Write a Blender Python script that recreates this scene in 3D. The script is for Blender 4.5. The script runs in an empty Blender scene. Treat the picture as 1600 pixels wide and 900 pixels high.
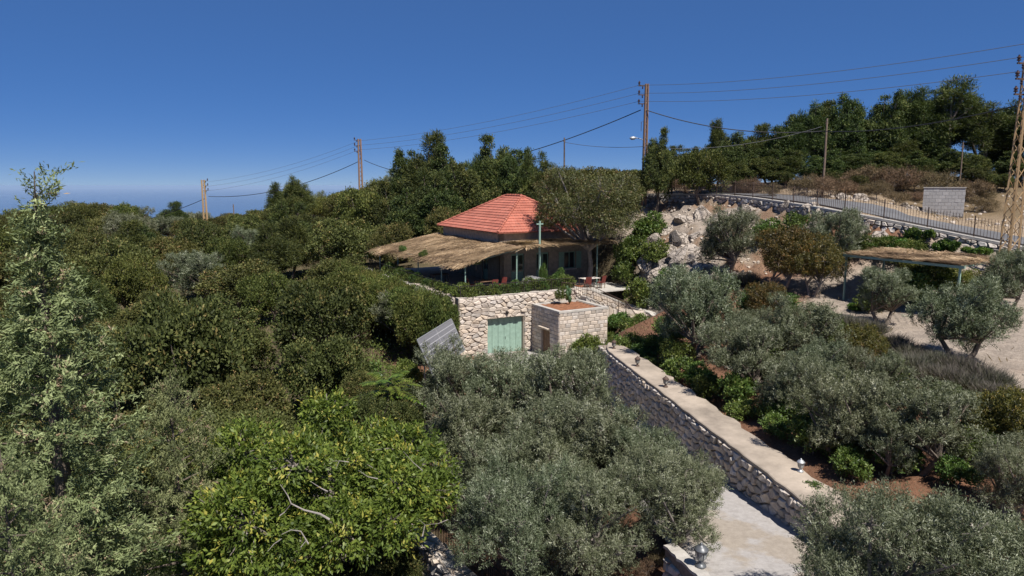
import bpy, math, random
import numpy as np
from mathutils import Vector, Matrix

R = math.radians
scene = bpy.context.scene
COL = scene.collection

# ------------------------------------------------------------------ camera, sky, sun, exposure
PITCH = R(8.5)
FPX = 1067.0                       # focal length in photo pixels (1600 wide)
cam = bpy.data.cameras.new("camera")
cam.sensor_width = 36.0
cam.lens = 36.0 * FPX / 1600.0
cam.clip_start = 0.1
cam.clip_end = 300000.0
cam_o = bpy.data.objects.new("camera", cam)
cam_o.location = (0, 0, 0)
cam_o.rotation_euler = (R(90) - PITCH, 0, 0)
COL.objects.link(cam_o)
scene.camera = cam_o

SUN_EL = R(57)
SUN_AZ = math.atan2(0.52, -0.85)   # clockwise from +Y
SUN_V = Vector((math.sin(SUN_AZ) * math.cos(SUN_EL), math.cos(SUN_AZ) * math.cos(SUN_EL), math.sin(SUN_EL)))
world = bpy.data.worlds.new("World")
scene.world = world
world.use_nodes = True
wn = world.node_tree
bg = wn.nodes["Background"]
sky = wn.nodes.new("ShaderNodeTexSky")
sky.sky_type = 'NISHITA'
sky.sun_disc = False
sky.sun_elevation = SUN_EL
sky.sun_rotation = SUN_AZ
sky.altitude = 8000
sky.air_density = 1.0
sky.dust_density = 0.0
sky.ozone_density = 10.0
# the camera's rendering of the clear sky: flatter and bluer than the raw model, over the whole dome
gm = wn.nodes.new("ShaderNodeGamma"); gm.inputs[1].default_value = .42
hs = wn.nodes.new("ShaderNodeHueSaturation"); hs.inputs["Saturation"].default_value = 1.58; hs.inputs["Hue"].default_value = .517
wn.links.new(sky.outputs[0], gm.inputs[0]); wn.links.new(gm.outputs[0], hs.inputs["Color"]); wn.links.new(hs.outputs[0], bg.inputs[0])
bg.inputs[1].default_value = 0.138

sl = bpy.data.lights.new("sun", 'SUN')
sl.energy = 3.9
sl.angle = R(0.5)
sl.color = (1.0, 0.955, 0.89)
sun_o = bpy.data.objects.new("sun", sl)
sun_o.rotation_euler = SUN_V.to_track_quat('Z', 'Y').to_euler()
sun_o.location = SUN_V * 60
COL.objects.link(sun_o)

scene.view_settings.view_transform = 'Standard'
scene.view_settings.look = 'None'
scene.view_settings.exposure = 0.85
scene.view_settings.gamma = 1.0
scene.view_settings.use_curve_mapping = False
scene.cycles.max_bounces = 4
scene.cycles.diffuse_bounces = 2
scene.cycles.glossy_bounces = 2
scene.cycles.transmission_bounces = 3
scene.cycles.transparent_max_bounces = 4

# ------------------------------------------------------------------ helpers
CP, SP = math.cos(PITCH), math.sin(PITCH)

def P(px, py, Y):
    """world point seen at photo pixel (px,py) standing Y metres ahead"""
    u = (px - 800) / FPX
    v = (450 - py) / FPX
    k = Y / (CP + v * SP)
    return Vector((u * k, Y, (-SP + v * CP) * k))

def project(p):
    f = p[1] * CP - p[2] * SP
    if f < 0.1:
        return (-9999, -9999)
    up = p[1] * SP + p[2] * CP
    return (800 + FPX * p[0] / f, 450 - FPX * up / f)

def link(o, parent=None):
    COL.objects.link(o)
    if parent is not None:
        o.parent = parent
    return o

def tag(o, label=None, cat=None, group=None, kind=None):
    if label: o["label"] = label
    if cat: o["category"] = cat
    if group: o["group"] = group
    if kind: o["kind"] = kind
    return o

def empty(name, loc=(0, 0, 0), rz=0.0, label=None, cat=None, group=None):
    o = bpy.data.objects.new(name, None)
    o.empty_display_size = 0.2
    o.location = loc
    o.rotation_euler = (0, 0, rz)
    link(o)
    return tag(o, label, cat, group)

def np_mesh(name, V, F, mat=None, tint=None, smooth=False):
    """V (n,3); F (m,3) or (m,4) int array; tint per-face float"""
    me = bpy.data.meshes.new(name)
    V = np.asarray(V, dtype=np.float32)
    F = np.asarray(F, dtype=np.int32)
    k = F.shape[1]
    me.vertices.add(len(V))
    me.vertices.foreach_set("co", V.ravel())
    me.loops.add(F.size)
    me.loops.foreach_set("vertex_index", F.ravel())
    me.polygons.add(len(F))
    me.polygons.foreach_set("loop_start", np.arange(0, F.size, k, dtype=np.int32))
    me.polygons.foreach_set("loop_total", np.full(len(F), k, dtype=np.int32))
    if smooth:
        me.polygons.foreach_set("use_smooth", np.ones(len(F), dtype=bool))
    if tint is not None:
        a = me.attributes.new("tint", 'FLOAT', 'FACE')
        a.data.foreach_set("value", np.asarray(tint, dtype=np.float32))
    me.update(calc_edges=True)
    if mat: me.materials.append(mat)
    return me

class MB:
    """collects boxes, tubes and polygons into one mesh"""
    def __init__(s):
        s.v = []; s.f = []
    def add(s, vs, fs):
        b = len(s.v)
        s.v += [tuple(x) for x in vs]
        s.f += [tuple(b + i for i in f) for f in fs]
    def box(s, x0, x1, y0, y1, z0, z1):
        s.add([(x0,y0,z0),(x1,y0,z0),(x1,y1,z0),(x0,y1,z0),(x0,y0,z1),(x1,y0,z1),(x1,y1,z1),(x0,y1,z1)],
              [(0,3,2,1),(4,5,6,7),(0,1,5,4),(1,2,6,5),(2,3,7,6),(3,0,4,7)])
    def tube(s, pts, rad, n=6, cap=True):
        pts = [Vector(p) for p in pts]
        if not hasattr(rad, "__len__"): rad = [rad] * len(pts)
        b = len(s.v)
        ref = None
        for i, p in enumerate(pts):
            d = (pts[min(i+1, len(pts)-1)] - pts[max(i-1, 0)])
            if d.length < 1e-6: d = Vector((0,0,1))
            d.normalize()
            if ref is None:
                ref = d.orthogonal().normalized()
            ref = (ref - d * ref.dot(d))
            if ref.length < 1e-5: ref = d.orthogonal()
            ref.normalize()
            c = d.cross(ref)
            for k in range(n):
                a = 2 * math.pi * k / n
                s.v.append(tuple(p + (ref * math.cos(a) + c * math.sin(a)) * rad[i]))
        for i in range(len(pts) - 1):
            for k in range(n):
                k2 = (k + 1) % n
                s.f.append((b+i*n+k, b+i*n+k2, b+(i+1)*n+k2, b+(i+1)*n+k))
        if cap:
            s.f.append(tuple(b + k for k in range(n))[::-1])
            s.f.append(tuple(b + (len(pts)-1)*n + k for k in range(n)))
    def lathe(s, prof, n=10, c=(0,0,0)):
        s.tube([(c[0], c[1], c[2] + z) for r, z in prof], [max(r, 1e-4) for r, z in prof], n)
    def mesh(s, name, mat=None, smooth=False):
        me = bpy.data.meshes.new(name)
        me.from_pydata(s.v, [], s.f)
        if smooth:
            for p in me.polygons: p.use_smooth = True
        if mat: me.materials.append(mat)
        return me
    def build(s, name, mat=None, parent=None, smooth=False):
        return link(bpy.data.objects.new(name, s.mesh(name, mat, smooth)), parent)

_unit = {}
def unit_box(mat):
    if mat.name not in _unit:
        m = MB(); m.box(-.5, .5, -.5, .5, -.5, .5)
        _unit[mat.name] = m.mesh("bar", mat)
    return _unit[mat.name]

def bar(name, p0, p1, w, mat, parent=None, t=None):
    """a straight rectangular bar between two points, sharing one unit mesh per material"""
    p0 = Vector(p0); p1 = Vector(p1)
    o = bpy.data.objects.new(name, unit_box(mat))
    d = p1 - p0
    o.location = (p0 + p1) / 2
    o.rotation_mode = 'QUATERNION'
    o.rotation_quaternion = d.to_track_quat('Z', 'Y')
    o.scale = (w, t or w, d.length)
    return link(o, parent)

def block(name, lo, hi, mat, parent=None):
    o = bpy.data.objects.new(name, unit_box(mat))
    o.location = [(a + b) / 2 for a, b in zip(lo, hi)]
    o.scale = [b - a for a, b in zip(lo, hi)]
    return link(o, parent)

# ------------------------------------------------------------------ materials
def newmat(name):
    m = bpy.data.materials.new(name)
    m.use_nodes = True
    nt = m.node_tree
    return m, nt, nt.nodes["Principled BSDF"]

def ramp(nt, stops, fac):
    r = nt.nodes.new("ShaderNodeValToRGB")
    el = r.color_ramp.elements
    while len(el) > 1: el.remove(el[-1])
    el[0].position = stops[0][0]; el[0].color = (*stops[0][1], 1)
    for p, c in stops[1:]:
        e = el.new(p); e.color = (*c, 1)
    nt.links.new(fac, r.inputs[0])
    return r.outputs[0]

def noise(nt, scale, detail=4, rough=.6, coord='Object', vec=None):
    n = nt.nodes.new("ShaderNodeTexNoise")
    n.inputs["Scale"].default_value = scale
    n.inputs["Detail"].default_value = detail
    n.inputs["Roughness"].default_value = rough
    if vec is None:
        tc = nt.nodes.new("ShaderNodeTexCoord")
        vec = tc.outputs[coord]
    nt.links.new(vec, n.inputs["Vector"])
    return n.outputs["Fac"]

def geo_pos(nt):
    return nt.nodes.new("ShaderNodeNewGeometry").outputs["Position"]

def math_n(nt, op, a, b=None):
    m = nt.nodes.new("ShaderNodeMath"); m.operation = op
    for i, x in enumerate((a, b)):
        if x is None: continue
        if isinstance(x, (int, float)): m.inputs[i].default_value = x
        else: nt.links.new(x, m.inputs[i])
    return m.outputs[0]

def mix_rgb(nt, a, b, fac, mode='MIX'):
    m = nt.nodes.new("ShaderNodeMix"); m.data_type = 'RGBA'; m.blend_type = mode
    for sock, x in ((m.inputs[6], a), (m.inputs[7], b)):
        if isinstance(x, tuple): sock.default_value = (*x, 1)
        else: nt.links.new(x, sock)
    if isinstance(fac, (int, float)): m.inputs[0].default_value = fac
    else: nt.links.new(fac, m.inputs[0])
    return m.outputs[2]

def bump(nt, bsdf, h, strength=.5, dist=.02):
    b = nt.nodes.new("ShaderNodeBump")
    b.inputs["Strength"].default_value = strength
    b.inputs["Distance"].default_value = dist
    nt.links.new(h, b.inputs["Height"])
    nt.links.new(b.outputs[0], bsdf.inputs["Normal"])

def leaf_mat(name, stops, trans=.25, rough=.5, spec=.35, obj_var=.25):
    """leaf colour from the per-leaf tint attribute; each plant shifts a little in brightness"""
    m, nt, b = newmat(name)
    at = nt.nodes.new("ShaderNodeAttribute"); at.attribute_name = "tint"
    c = ramp(nt, stops, at.outputs["Fac"])
    oi = nt.nodes.new("ShaderNodeObjectInfo")
    hsv = nt.nodes.new("ShaderNodeHueSaturation")
    nt.links.new(c, hsv.inputs["Color"])
    v = math_n(nt, 'ADD', math_n(nt, 'MULTIPLY', oi.outputs["Random"], obj_var), 1 - obj_var / 2)
    nt.links.new(v, hsv.inputs["Value"])
    rr = math_n(nt, 'FRACT', math_n(nt, 'MULTIPLY', oi.outputs["Random"], 7.31))
    nt.links.new(math_n(nt, 'ADD', math_n(nt, 'MULTIPLY', rr, .05), .475), hsv.inputs["Hue"])
    nt.links.new(hsv.outputs[0], b.inputs["Base Color"])
    b.inputs["Roughness"].default_value = rough
    b.inputs["Specular IOR Level"].default_value = spec
    tr = nt.nodes.new("ShaderNodeBsdfTranslucent")
    nt.links.new(mix_rgb(nt, hsv.outputs[0], (.9, 1.0, .25), .8, 'MULTIPLY'), tr.inputs[0])
    mx = nt.nodes.new("ShaderNodeMixShader")
    mx.inputs[0].default_value = trans
    nt.links.new(b.outputs[0], mx.inputs[1])
    nt.links.new(tr.outputs[0], mx.inputs[2])
    nt.links.new(mx.outputs[0], nt.nodes["Material Output"].inputs["Surface"])
    return m

def plain(name, col, rough=.6, var=.25, scale=6.0, bumps=.0, metal=0.0, spec=.4, rnd=0.0, coord='Object'):
    m, nt, b = newmat(name)
    n = noise(nt, scale, 5, .65, coord)
    d = tuple(x * (1 - var) for x in col); l = tuple(min(1, x * (1 + var)) for x in col)
    c = ramp(nt, [(.3, d), (.7, l)], n)
    if rnd:
        oi = nt.nodes.new("ShaderNodeObjectInfo")
        h = nt.nodes.new("ShaderNodeHueSaturation")
        nt.links.new(c, h.inputs["Color"])
        nt.links.new(math_n(nt, 'ADD', math_n(nt, 'MULTIPLY', oi.outputs["Random"], rnd), 1 - rnd / 2), h.inputs["Value"])
        q = math_n(nt, 'FRACT', math_n(nt, 'MULTIPLY', oi.outputs["Random"], 5.77))
        nt.links.new(math_n(nt, 'ADD', math_n(nt, 'MULTIPLY', q, rnd * 1.2), 1 - rnd * .6), h.inputs["Saturation"])
        c = h.outputs[0]
    nt.links.new(c, b.inputs["Base Color"])
    b.inputs["Roughness"].default_value = rough
    b.inputs["Metallic"].default_value = metal
    b.inputs["Specular IOR Level"].default_value = spec
    if bumps: bump(nt, b, noise(nt, scale * 4, 6, .7, coord), bumps, .03)
    return m

M = {}
# leaves
M['olive'] = leaf_mat('olive_leaf', [(0, (.06,.074,.034)), (.5, (.143,.160,.09)), (.85, (.265,.28,.18)), (1, (.42,.43,.32))], .2, .5, .3, .22)
M['oak'] = leaf_mat('oak_leaf', [(0, (.04,.046,.014)), (.5, (.088,.098,.030)), (.85, (.158,.16,.051)), (1, (.24,.17,.07))], .25, .6, .18, .7)
M['oakb'] = leaf_mat('oak_leaf_bright', [(0, (.05,.062,.016)), (.5, (.102,.125,.032)), (.85, (.175,.195,.053)), (1, (.23,.2,.065))], .28, .6, .18, .6)
M['pine'] = leaf_mat('pine_needle', [(0, (.03,.044,.016)), (.5, (.07,.092,.027)), (.85, (.125,.148,.042)), (1, (.18,.175,.055))], .22, .6, .2, .35)
M['cyp'] = leaf_mat('cypress_spray', [(0, (.075,.098,.042)), (.45, (.19,.228,.10)), (.85, (.33,.37,.175)), (.93, (.40,.41,.22)), (.96, (.30,.21,.14)), (1, (.36,.26,.18))], .25, .6, .2)
M['wal'] = leaf_mat('walnut_leaf', [(0, (.06,.09,.015)), (.5, (.14,.19,.032)), (.85, (.24,.29,.055)), (1, (.42,.37,.075))], .35, .5, .3)
M['shrub'] = leaf_mat('shrub_leaf', [(0, (.048,.075,.018)), (.5, (.10,.15,.034)), (.85, (.17,.22,.055)), (1, (.26,.27,.08))], .28, .45, .35, .4)
M['brown'] = leaf_mat('pomegranate_leaf', [(0, (.05,.05,.014)), (.5, (.105,.095,.024)), (.8, (.17,.13,.032)), (1, (.26,.16,.04))], .28, .45, .35)
M['dry'] = leaf_mat('dry_twig', [(0, (.09,.065,.04)), (.5, (.16,.115,.07)), (.85, (.24,.165,.10)), (1, (.32,.20,.11))], .1, .8, .1, .4)
M['fig'] = leaf_mat('almond_leaf', [(0, (.042,.052,.017)), (.5, (.082,.097,.03)), (.85, (.14,.148,.046)), (1, (.22,.15,.075))], .22, .5, .35)
M['lav'] = leaf_mat('lavender_stem', [(0, (.055,.075,.03)), (.45, (.085,.095,.05)), (.8, (.135,.125,.095)), (1, (.18,.155,.14))], .1, .8, .1)
M['ivy'] = leaf_mat('ivy_leaf', [(0, (.05,.10,.016)), (.5, (.09,.175,.025)), (.85, (.13,.23,.035)), (1, (.2,.26,.05))], .3, .4, .4, .25)
M['frond'] = leaf_mat('frond_leaflet', [(0, (.05,.08,.014)), (.5, (.095,.145,.022)), (1, (.15,.20,.035))], .3, .4, .4, .1)
M['grass'] = leaf_mat('dry_grass', [(0, (.12,.10,.045)), (.5, (.22,.17,.085)), (1, (.34,.26,.14))], .2, .8, .1)
M['reed'] = leaf_mat('reed_straw', [(0, (.11,.07,.048)), (.35, (.29,.185,.115)), (.65, (.48,.315,.195)), (1, (.68,.49,.33))], .1, .75, .2, .05)
M['dead_wood'] = plain('dead_wood', (.27,.24,.215), .85, .2, 9, .4)
M['cone'] = plain('cypress_cone', (.21,.155,.085), .8, .3, 8)
M['cactus'] = plain('cactus_pad', (.035,.07,.025), .6, .2, 8)
M['flower'] = plain('white_petal', (.75,.72,.62), .6, .1)
# wood
M['bark'] = plain('bark', (.15,.12,.095), .9, .35, 9, .8)
M['bark_pale'] = plain('pale_bark', (.22,.19,.165), .85, .3, 9, .5)
# stone, concrete, earth
M['lime'] = plain('limestone', (.50,.425,.35), .9, .22, 5, .8, rnd=.34, spec=.2)
M['lime_block'] = plain('dressed_limestone', (.47,.405,.345), .9, .2, 5, .6, rnd=.45, spec=.2)
M['field'] = plain('fieldstone', (.50,.44,.385), .9, .28, 6, .9, rnd=.6, spec=.2)
M['greystone'] = plain('weathered_stone', (.43,.39,.35), .9, .35, 4, .9, rnd=.5, spec=.2)
def rock_mat():
    m, nt, b = newmat('limestone_rock')
    pos = geo_pos(nt)
    n1 = noise(nt, 1.1, 8, .7, vec=pos); n2 = noise(nt, 6, 8, .75, vec=pos)
    c = ramp(nt, [(.22, (.20,.17,.145)), (.42, (.41,.35,.295)), (.6, (.50,.435,.37)), (.78, (.42,.28,.19))], n1)
    c = mix_rgb(nt, c, ramp(nt, [(.3, (.35,.33,.31)), (.6, (1.1,1.1,1.1))], n2), .8, 'MULTIPLY')
    vo = nt.nodes.new("ShaderNodeTexVoronoi"); vo.feature = 'DISTANCE_TO_EDGE'; vo.inputs["Scale"].default_value = 1.5
    av = nt.nodes.new("ShaderNodeVectorMath"); av.operation = 'ADD'
    nz_ = nt.nodes.new("ShaderNodeTexNoise"); nz_.inputs["Scale"].default_value = 1.7; nt.links.new(pos, nz_.inputs["Vector"])
    nt.links.new(pos, av.inputs[0]); nt.links.new(nz_.outputs["Color"], av.inputs[1]); nt.links.new(av.outputs[0], vo.inputs["Vector"])
    cr = ramp(nt, [(0, (1,1,1)), (.06, (0,0,0))], vo.outputs["Distance"])
    c = mix_rgb(nt, c, (.09,.07,.055), math_n(nt, 'MULTIPLY', cr, .7))
    nt.links.new(c, b.inputs["Base Color"]); b.inputs["Roughness"].default_value = .95; b.inputs["Specular IOR Level"].default_value = .15
    h = math_n(nt, 'SUBTRACT', math_n(nt, 'ADD', n1, n2), cr)
    bump(nt, b, h, 1.0, .12)
    return m
M['rock'] = rock_mat()
M['mortar'] = plain('mortar', (.25,.205,.165), .95, .3, 8, .6, spec=.1)
M['mortar_pale'] = plain('pale_mortar', (.40,.335,.275), .95, .25, 8, .6, spec=.1)
M['cap'] = plain('tan_concrete', (.33,.275,.22), .9, .34, .9, .5, spec=.2)
M['capgrey'] = plain('grey_concrete', (.42,.39,.35), .9, .2, 2.0, .5, spec=.2)
M['blockwall'] = plain('concrete_block', (.40,.385,.37), .9, .15, 4, .4, rnd=.2, spec=.2)
M['redsoil'] = plain('red_soil', (.23,.105,.058), .95, .35, 5, 1.0, spec=.1)
M['bush_soil'] = plain('soil', (.12,.09,.06), .95, .35, 5, 1.0, spec=.1)
# painted metal, wood, etc.
M['green'] = plain('green_paint', (.19,.30,.235), .55, .12, 3, .1)
M['green_pale'] = plain('faded_green_paint', (.24,.35,.285), .55, .15, 4, .1)
M['iron'] = plain('black_iron', (.035,.028,.026), .55, .3, 12, .1, metal=.3)
M['rusty'] = plain('rusty_iron', (.085,.055,.042), .7, .35, 12, .2, metal=.2)
M['pole_rust'] = plain('rust_brown_pole', (.27,.165,.11), .75, .35, 3, .2)
M['pole_tan'] = plain('tan_painted_pole', (.40,.265,.135), .7, .3, 3, .2)
M['grey_metal'] = plain('galvanised_metal', (.42,.43,.44), .45, .12, 5, .1, metal=.5)
M['dark_glaze'] = plain('porcelain', (.06,.035,.03), .3, .2, 5)
M['cable'] = plain('cable_sheath', (.03,.03,.033), .7, .1, 5)
M['wire'] = plain('weathered_wire', (.12,.12,.125), .6, .1, 5)
M['wood_pole'] = plain('old_timber', (.16,.115,.085), .85, .3, 5, .3)
M['wood'] = plain('brown_timber', (.17,.10,.06), .7, .3, 5, .3)
M['tarp'] = plain('grey_tarp', (.17,.165,.165), .5, .25, 2.5, .2)
M['red_fab'] = plain('red_fabric', (.15,.03,.022), .8, .2, 5)
M['white'] = plain('white_plastic', (.72,.71,.68), .5, .08, 5)
M['clay'] = plain('terracotta', (.36,.15,.085), .8, .2, 5, .2)
M['wallstone'] = plain('house_stone', (.27,.23,.185), .9, .3, 3.2, .8, spec=.2)
M['dark'] = plain('dark_interior', (.02,.018,.016), .9, .2, 5)

def mat_glass(name, col, rough=.08):
    m, nt, b = newmat(name)
    b.inputs["Base Color"].default_value = (*col, 1)
    b.inputs["Roughness"].default_value = rough
    b.inputs["Specular IOR Level"].default_value = .6
    return m
M['pane'] = mat_glass('window_pane', (.02,.025,.03))
M['lantern_glass'] = mat_glass('lantern_glass', (.30,.31,.30), .2)
M['cell'] = mat_glass('solar_cell', (.165,.168,.185), .4)
M['sheet'] = plain('panel_back_sheet', (.45,.45,.46), .6, .05)

def tile_mat():
    m, nt, b = newmat('red_roof_tile')
    n = noise(nt, 1.2, 5, .6); n2 = noise(nt, 14, 4, .7)
    c = ramp(nt, [(.3, (.33,.10,.068)), (.55, (.43,.142,.096)), (.75, (.51,.195,.138))], n)
    c = mix_rgb(nt, c, (.22,.10,.075), ramp(nt, [(.45, (0,0,0)), (.75, (.75,.75,.75))], n2))
    c = mix_rgb(nt, c, (.17,.12,.10), ramp(nt, [(.52, (0,0,0)), (.72, (.5,.5,.5))], noise(nt, 2.6, 7, .75)))
    oi = nt.nodes.new("ShaderNodeObjectInfo")
    h = nt.nodes.new("ShaderNodeHueSaturation"); nt.links.new(c, h.inputs["Color"])
    nt.links.new(math_n(nt, 'ADD', math_n(nt, 'MULTIPLY', oi.outputs["Random"], .26), .87), h.inputs["Value"])
    nt.links.new(h.outputs[0], b.inputs["Base Color"])
    b.inputs["Roughness"].default_value = .75
    b.inputs["Specular IOR Level"].default_value = .25
    bump(nt, b, n2, .3, .01)
    return m
M['tile'] = tile_mat()

def ground_mat():
    m, nt, b = newmat('hillside_ground')
    at = nt.nodes.new("ShaderNodeAttribute"); at.attribute_name = "zone"
    pos = geo_pos(nt)
    n1 = noise(nt, .9, 8, .7, vec=pos); n2 = noise(nt, 7, 6, .75, vec=pos); n3 = noise(nt, 38, 4, .7, vec=pos)
    g = ramp(nt, [(.25, (.45,.45,.45)), (.5, (1,1,1)), (.75, (1.5,1.45,1.4))], n1)
    c = mix_rgb(nt, at.outputs["Color"], g, .7, 'MULTIPLY')
    g2 = ramp(nt, [(.3, (.55,.52,.5)), (.6, (1.15,1.15,1.15))], n2)
    c = mix_rgb(nt, c, g2, .7, 'MULTIPLY')
    peb = ramp(nt, [(.62, (0,0,0)), (.68, (1,1,1))], n3)      # pale pebbles
    c = mix_rgb(nt, c, (.46,.40,.33), math_n(nt, 'MULTIPLY', peb, .55))
    nt.links.new(c, b.inputs["Base Color"])
    b.inputs["Roughness"].default_value = .95
    b.inputs["Specular IOR Level"].default_value = .1
    bump(nt, b, math_n(nt, 'ADD', n2, math_n(nt, 'MULTIPLY', n3, .35)), .9, .08)
    return m
M['ground'] = ground_mat()

def conc_mat(name, base, patch):
    m, nt, b = newmat(name)
    pos = geo_pos(nt)
    n1 = noise(nt, .35, 5, .55, vec=pos); n2 = noise(nt, 6, 8, .75, vec=pos); n3 = noise(nt, 60, 3, .7, vec=pos)
    c = mix_rgb(nt, base, patch, ramp(nt, [(.5, (0,0,0)), (.54, (1,1,1))], n1))
    c = mix_rgb(nt, c, ramp(nt, [(.25, (.62,.6,.58)), (.65, (1.12,1.12,1.12))], n2), .75, 'MULTIPLY')
    c = mix_rgb(nt, c, ramp(nt, [(.3, (.8,.8,.8)), (.7, (1.1,1.1,1.1))], n3), .6, 'MULTIPLY')
    vo = nt.nodes.new("ShaderNodeTexVoronoi"); vo.feature = 'DISTANCE_TO_EDGE'
    vo.inputs["Scale"].default_value = .2
    nz = nt.nodes.new("ShaderNodeTexNoise"); nz.inputs["Scale"].default_value = 1.2; nz.inputs["Detail"].default_value = 6
    nt.links.new(pos, nz.inputs["Vector"])
    av = nt.nodes.new("ShaderNodeVectorMath"); av.operation = 'ADD'
    nt.links.new(pos, av.inputs[0]); nt.links.new(nz.outputs["Color"], av.inputs[1])
    nt.links.new(av.outputs[0], vo.inputs["Vector"])
    crack = ramp(nt, [(0, (1,1,1)), (.012, (0,0,0))], vo.outputs["Distance"])
    c = mix_rgb(nt, c, (.16,.145,.13), math_n(nt, 'MULTIPLY', crack, .3))
    nt.links.new(c, b.inputs["Base Color"])
    b.inputs["Roughness"].default_value = .9
    b.inputs["Specular IOR Level"].default_value = .2
    bump(nt, b, n2, .3, .02)
    return m
M['drive'] = conc_mat('cracked_concrete', (.37,.345,.325), (.33,.285,.235))
M['asphalt'] = conc_mat('worn_asphalt', (.145,.145,.15), (.125,.125,.13))

def sea_mat():
    m, nt, b = newmat('sea_water')
    b.inputs["Base Color"].default_value = (.03, .075, .15, 1)
    b.inputs["Roughness"].default_value = .2
    b.inputs["IOR"].default_value = 1.33
    return m
M['sea'] = sea_mat()

# ------------------------------------------------------------------ terrain
A_AX = Vector((.880, .475, 0)).normalized()      # house axes: a runs along the garage wall, b goes back
B_AX = Vector((-A_AX.y, A_AX.x, 0))
H0 = Vector((-1.1, 53.0, -7.7))                  # front left corner of the house eaves, terrace level
PHI = math.atan2(A_AX.y, A_AX.x)
def HL(a, b, z=0.0):
    return H0 + A_AX * a + B_AX * b + Vector((0, 0, z))
def to_ab(x, y):
    dx = x - H0.x; dy = y - H0.y
    return dx * A_AX.x + dy * A_AX.y, dx * B_AX.x + dy * B_AX.y

FENCE = [P(1760, 424, 35.0), P(1600, 386, 38.0), P(1520, 370, 39.8), P(1450, 356, 41.5), P(1380, 342, 43.2), P(1320, 331, 45.0),
         P(1265, 321, 48.0), P(1215, 314, 51.5), P(1170, 308, 55.0), P(1130, 304, 58.5), P(1085, 303, 61.5), P(1040, 304, 63.5), P(990, 304, 65.5), P(940, 306, 67.5)]
def offset_line(line, d, dz=0.0):
    out = []
    for i, p in enumerate(line):
        t = line[min(i+1, len(line)-1)] - line[max(i-1, 0)]
        n = Vector((t.y, -t.x, 0)).normalized()     # right of travel = away from the garden
        out.append(p + n * d + Vector((0, 0, dz)))
    return out
ROAD = offset_line(FENCE, 3.2, .05)

CTRL = [
 (-10,5,-13.5),(-4,13,-11.6),(-9,12,-12.8),(-20,12,-15),(0,8,-10.2),(-2.2,20,-10.8),(-10,25,-12.3),(-25,30,-14),(-6,38,-11.8),
 (-12,40,-12),(-12,48,-11.6),(-11,55,-11),(-30,55,-12.5),(-16,66,-10.5),(-10,76,-8),(-25,80,-9.5),(-50,80,-12.5),(-22,100,-3.8),(-41,120,-7),(-51,114,-8.6),
 (-83,150,-9.5),(-112,150,-10.5),(-70,110,-10.5),(-100,100,-14),(-60,55,-15),(-45,30,-17),(-70,25,-22),(-40,5,-20),(-140,120,-22),
 (0,76,-5),(-8,73,-6.8),(5,85,-2.5),(8,68,-3.0),(0,105,-2),(20,80,.3),(42,68,1.0),(55,58,.3),(30,66,.6),(25,62,0),(36,55,-1.2),(35,60,.3),(32.3,52,-2.1),(34.5,50,-2.3),
 (40,46,-1.6),(48,40,-2.5),(45,30,-4),(38,25,-5.5),
 (18.6,38,-6.4),(21,31,-6.6),(22,25,-7.0),(15,30,-6.9),(12,36,-6.9),(10,42,-7.0),(8.2,30,-7.75),(8.6,22,-7.75),(9,16,-7.6),(14,16,-7.4),
 (12,9,-7.8),(20,15,-7.2),(28,15,-7),(30,26,-6.3),(28,32,-5.6),(14.5,44,-5.6),(16.5,49,-4.1),(12.5,50,-5),(10,56,-4.6),(18.5,46,-4.9),(22.5,40,-5.2),(26,36.5,-5.0),(13.5,56,-2.9),
 (60,80,-2),(85,70,-5),(100,100,-20),(45,92,-4),(70,42,-3),(120,40,-10),(60,125,-16),(0,140,-9),(30,112,-7),(-60,140,-11.5),(-75,170,-17),(-30,142,-9),(-100,170,-17),
 (0,2,-9.5),(8,3,-8.5),(-3,-10,-11),(10,-15,-9),(-30,-20,-18),(30,-15,-8),
 (.5,15,-9.5),(1.2,18,-9.7),(1,25,-10.3),(0,32,-10.9),(-1.5,40,-11.3),(-4,28,-11.3),
]
for p in offset_line(FENCE, -.9, -.95)[1:12]: CTRL.append(tuple(p))
for p in offset_line(FENCE, .3, 0): CTRL.append(tuple(p))
for p in offset_line(FENCE, 6.5, .15): CTRL.append(tuple(p))
CT = np.array(CTRL, dtype=float)
_D = np.sqrt(((CT[:, None, :2] - CT[None, :, :2]) ** 2).sum(-1))
_n = len(CT)
_Amat = np.zeros((_n + 3, _n + 3))
_Amat[:_n, :_n] = _D - np.eye(_n) * .25
_Amat[:_n, _n] = 1; _Amat[:_n, _n+1:] = CT[:, :2]
_Amat[_n, :_n] = 1; _Amat[_n+1:, :_n] = CT[:, :2].T
_W = np.linalg.solve(_Amat, np.concatenate([CT[:, 2], [0, 0, 0]]))

def vnoise(x, y, s, seed=0):
    """smooth value noise, -1..1, on arrays"""
    x = x * s + seed * 17.3; y = y * s - seed * 9.1
    xi = np.floor(x).astype(int); yi = np.floor(y).astype(int)
    fx = x - xi; fy = y - yi
    fx = fx*fx*(3-2*fx); fy = fy*fy*(3-2*fy)
    def h(i, j):
        v = np.sin(i * 127.1 + j * 311.7 + seed * 74.7) * 43758.5453
        return (v - np.floor(v)) * 2 - 1
    return (h(xi,yi)*(1-fx)+h(xi+1,yi)*fx)*(1-fy) + (h(xi,yi+1)*(1-fx)+h(xi+1,yi+1)*fx)*fy

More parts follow.
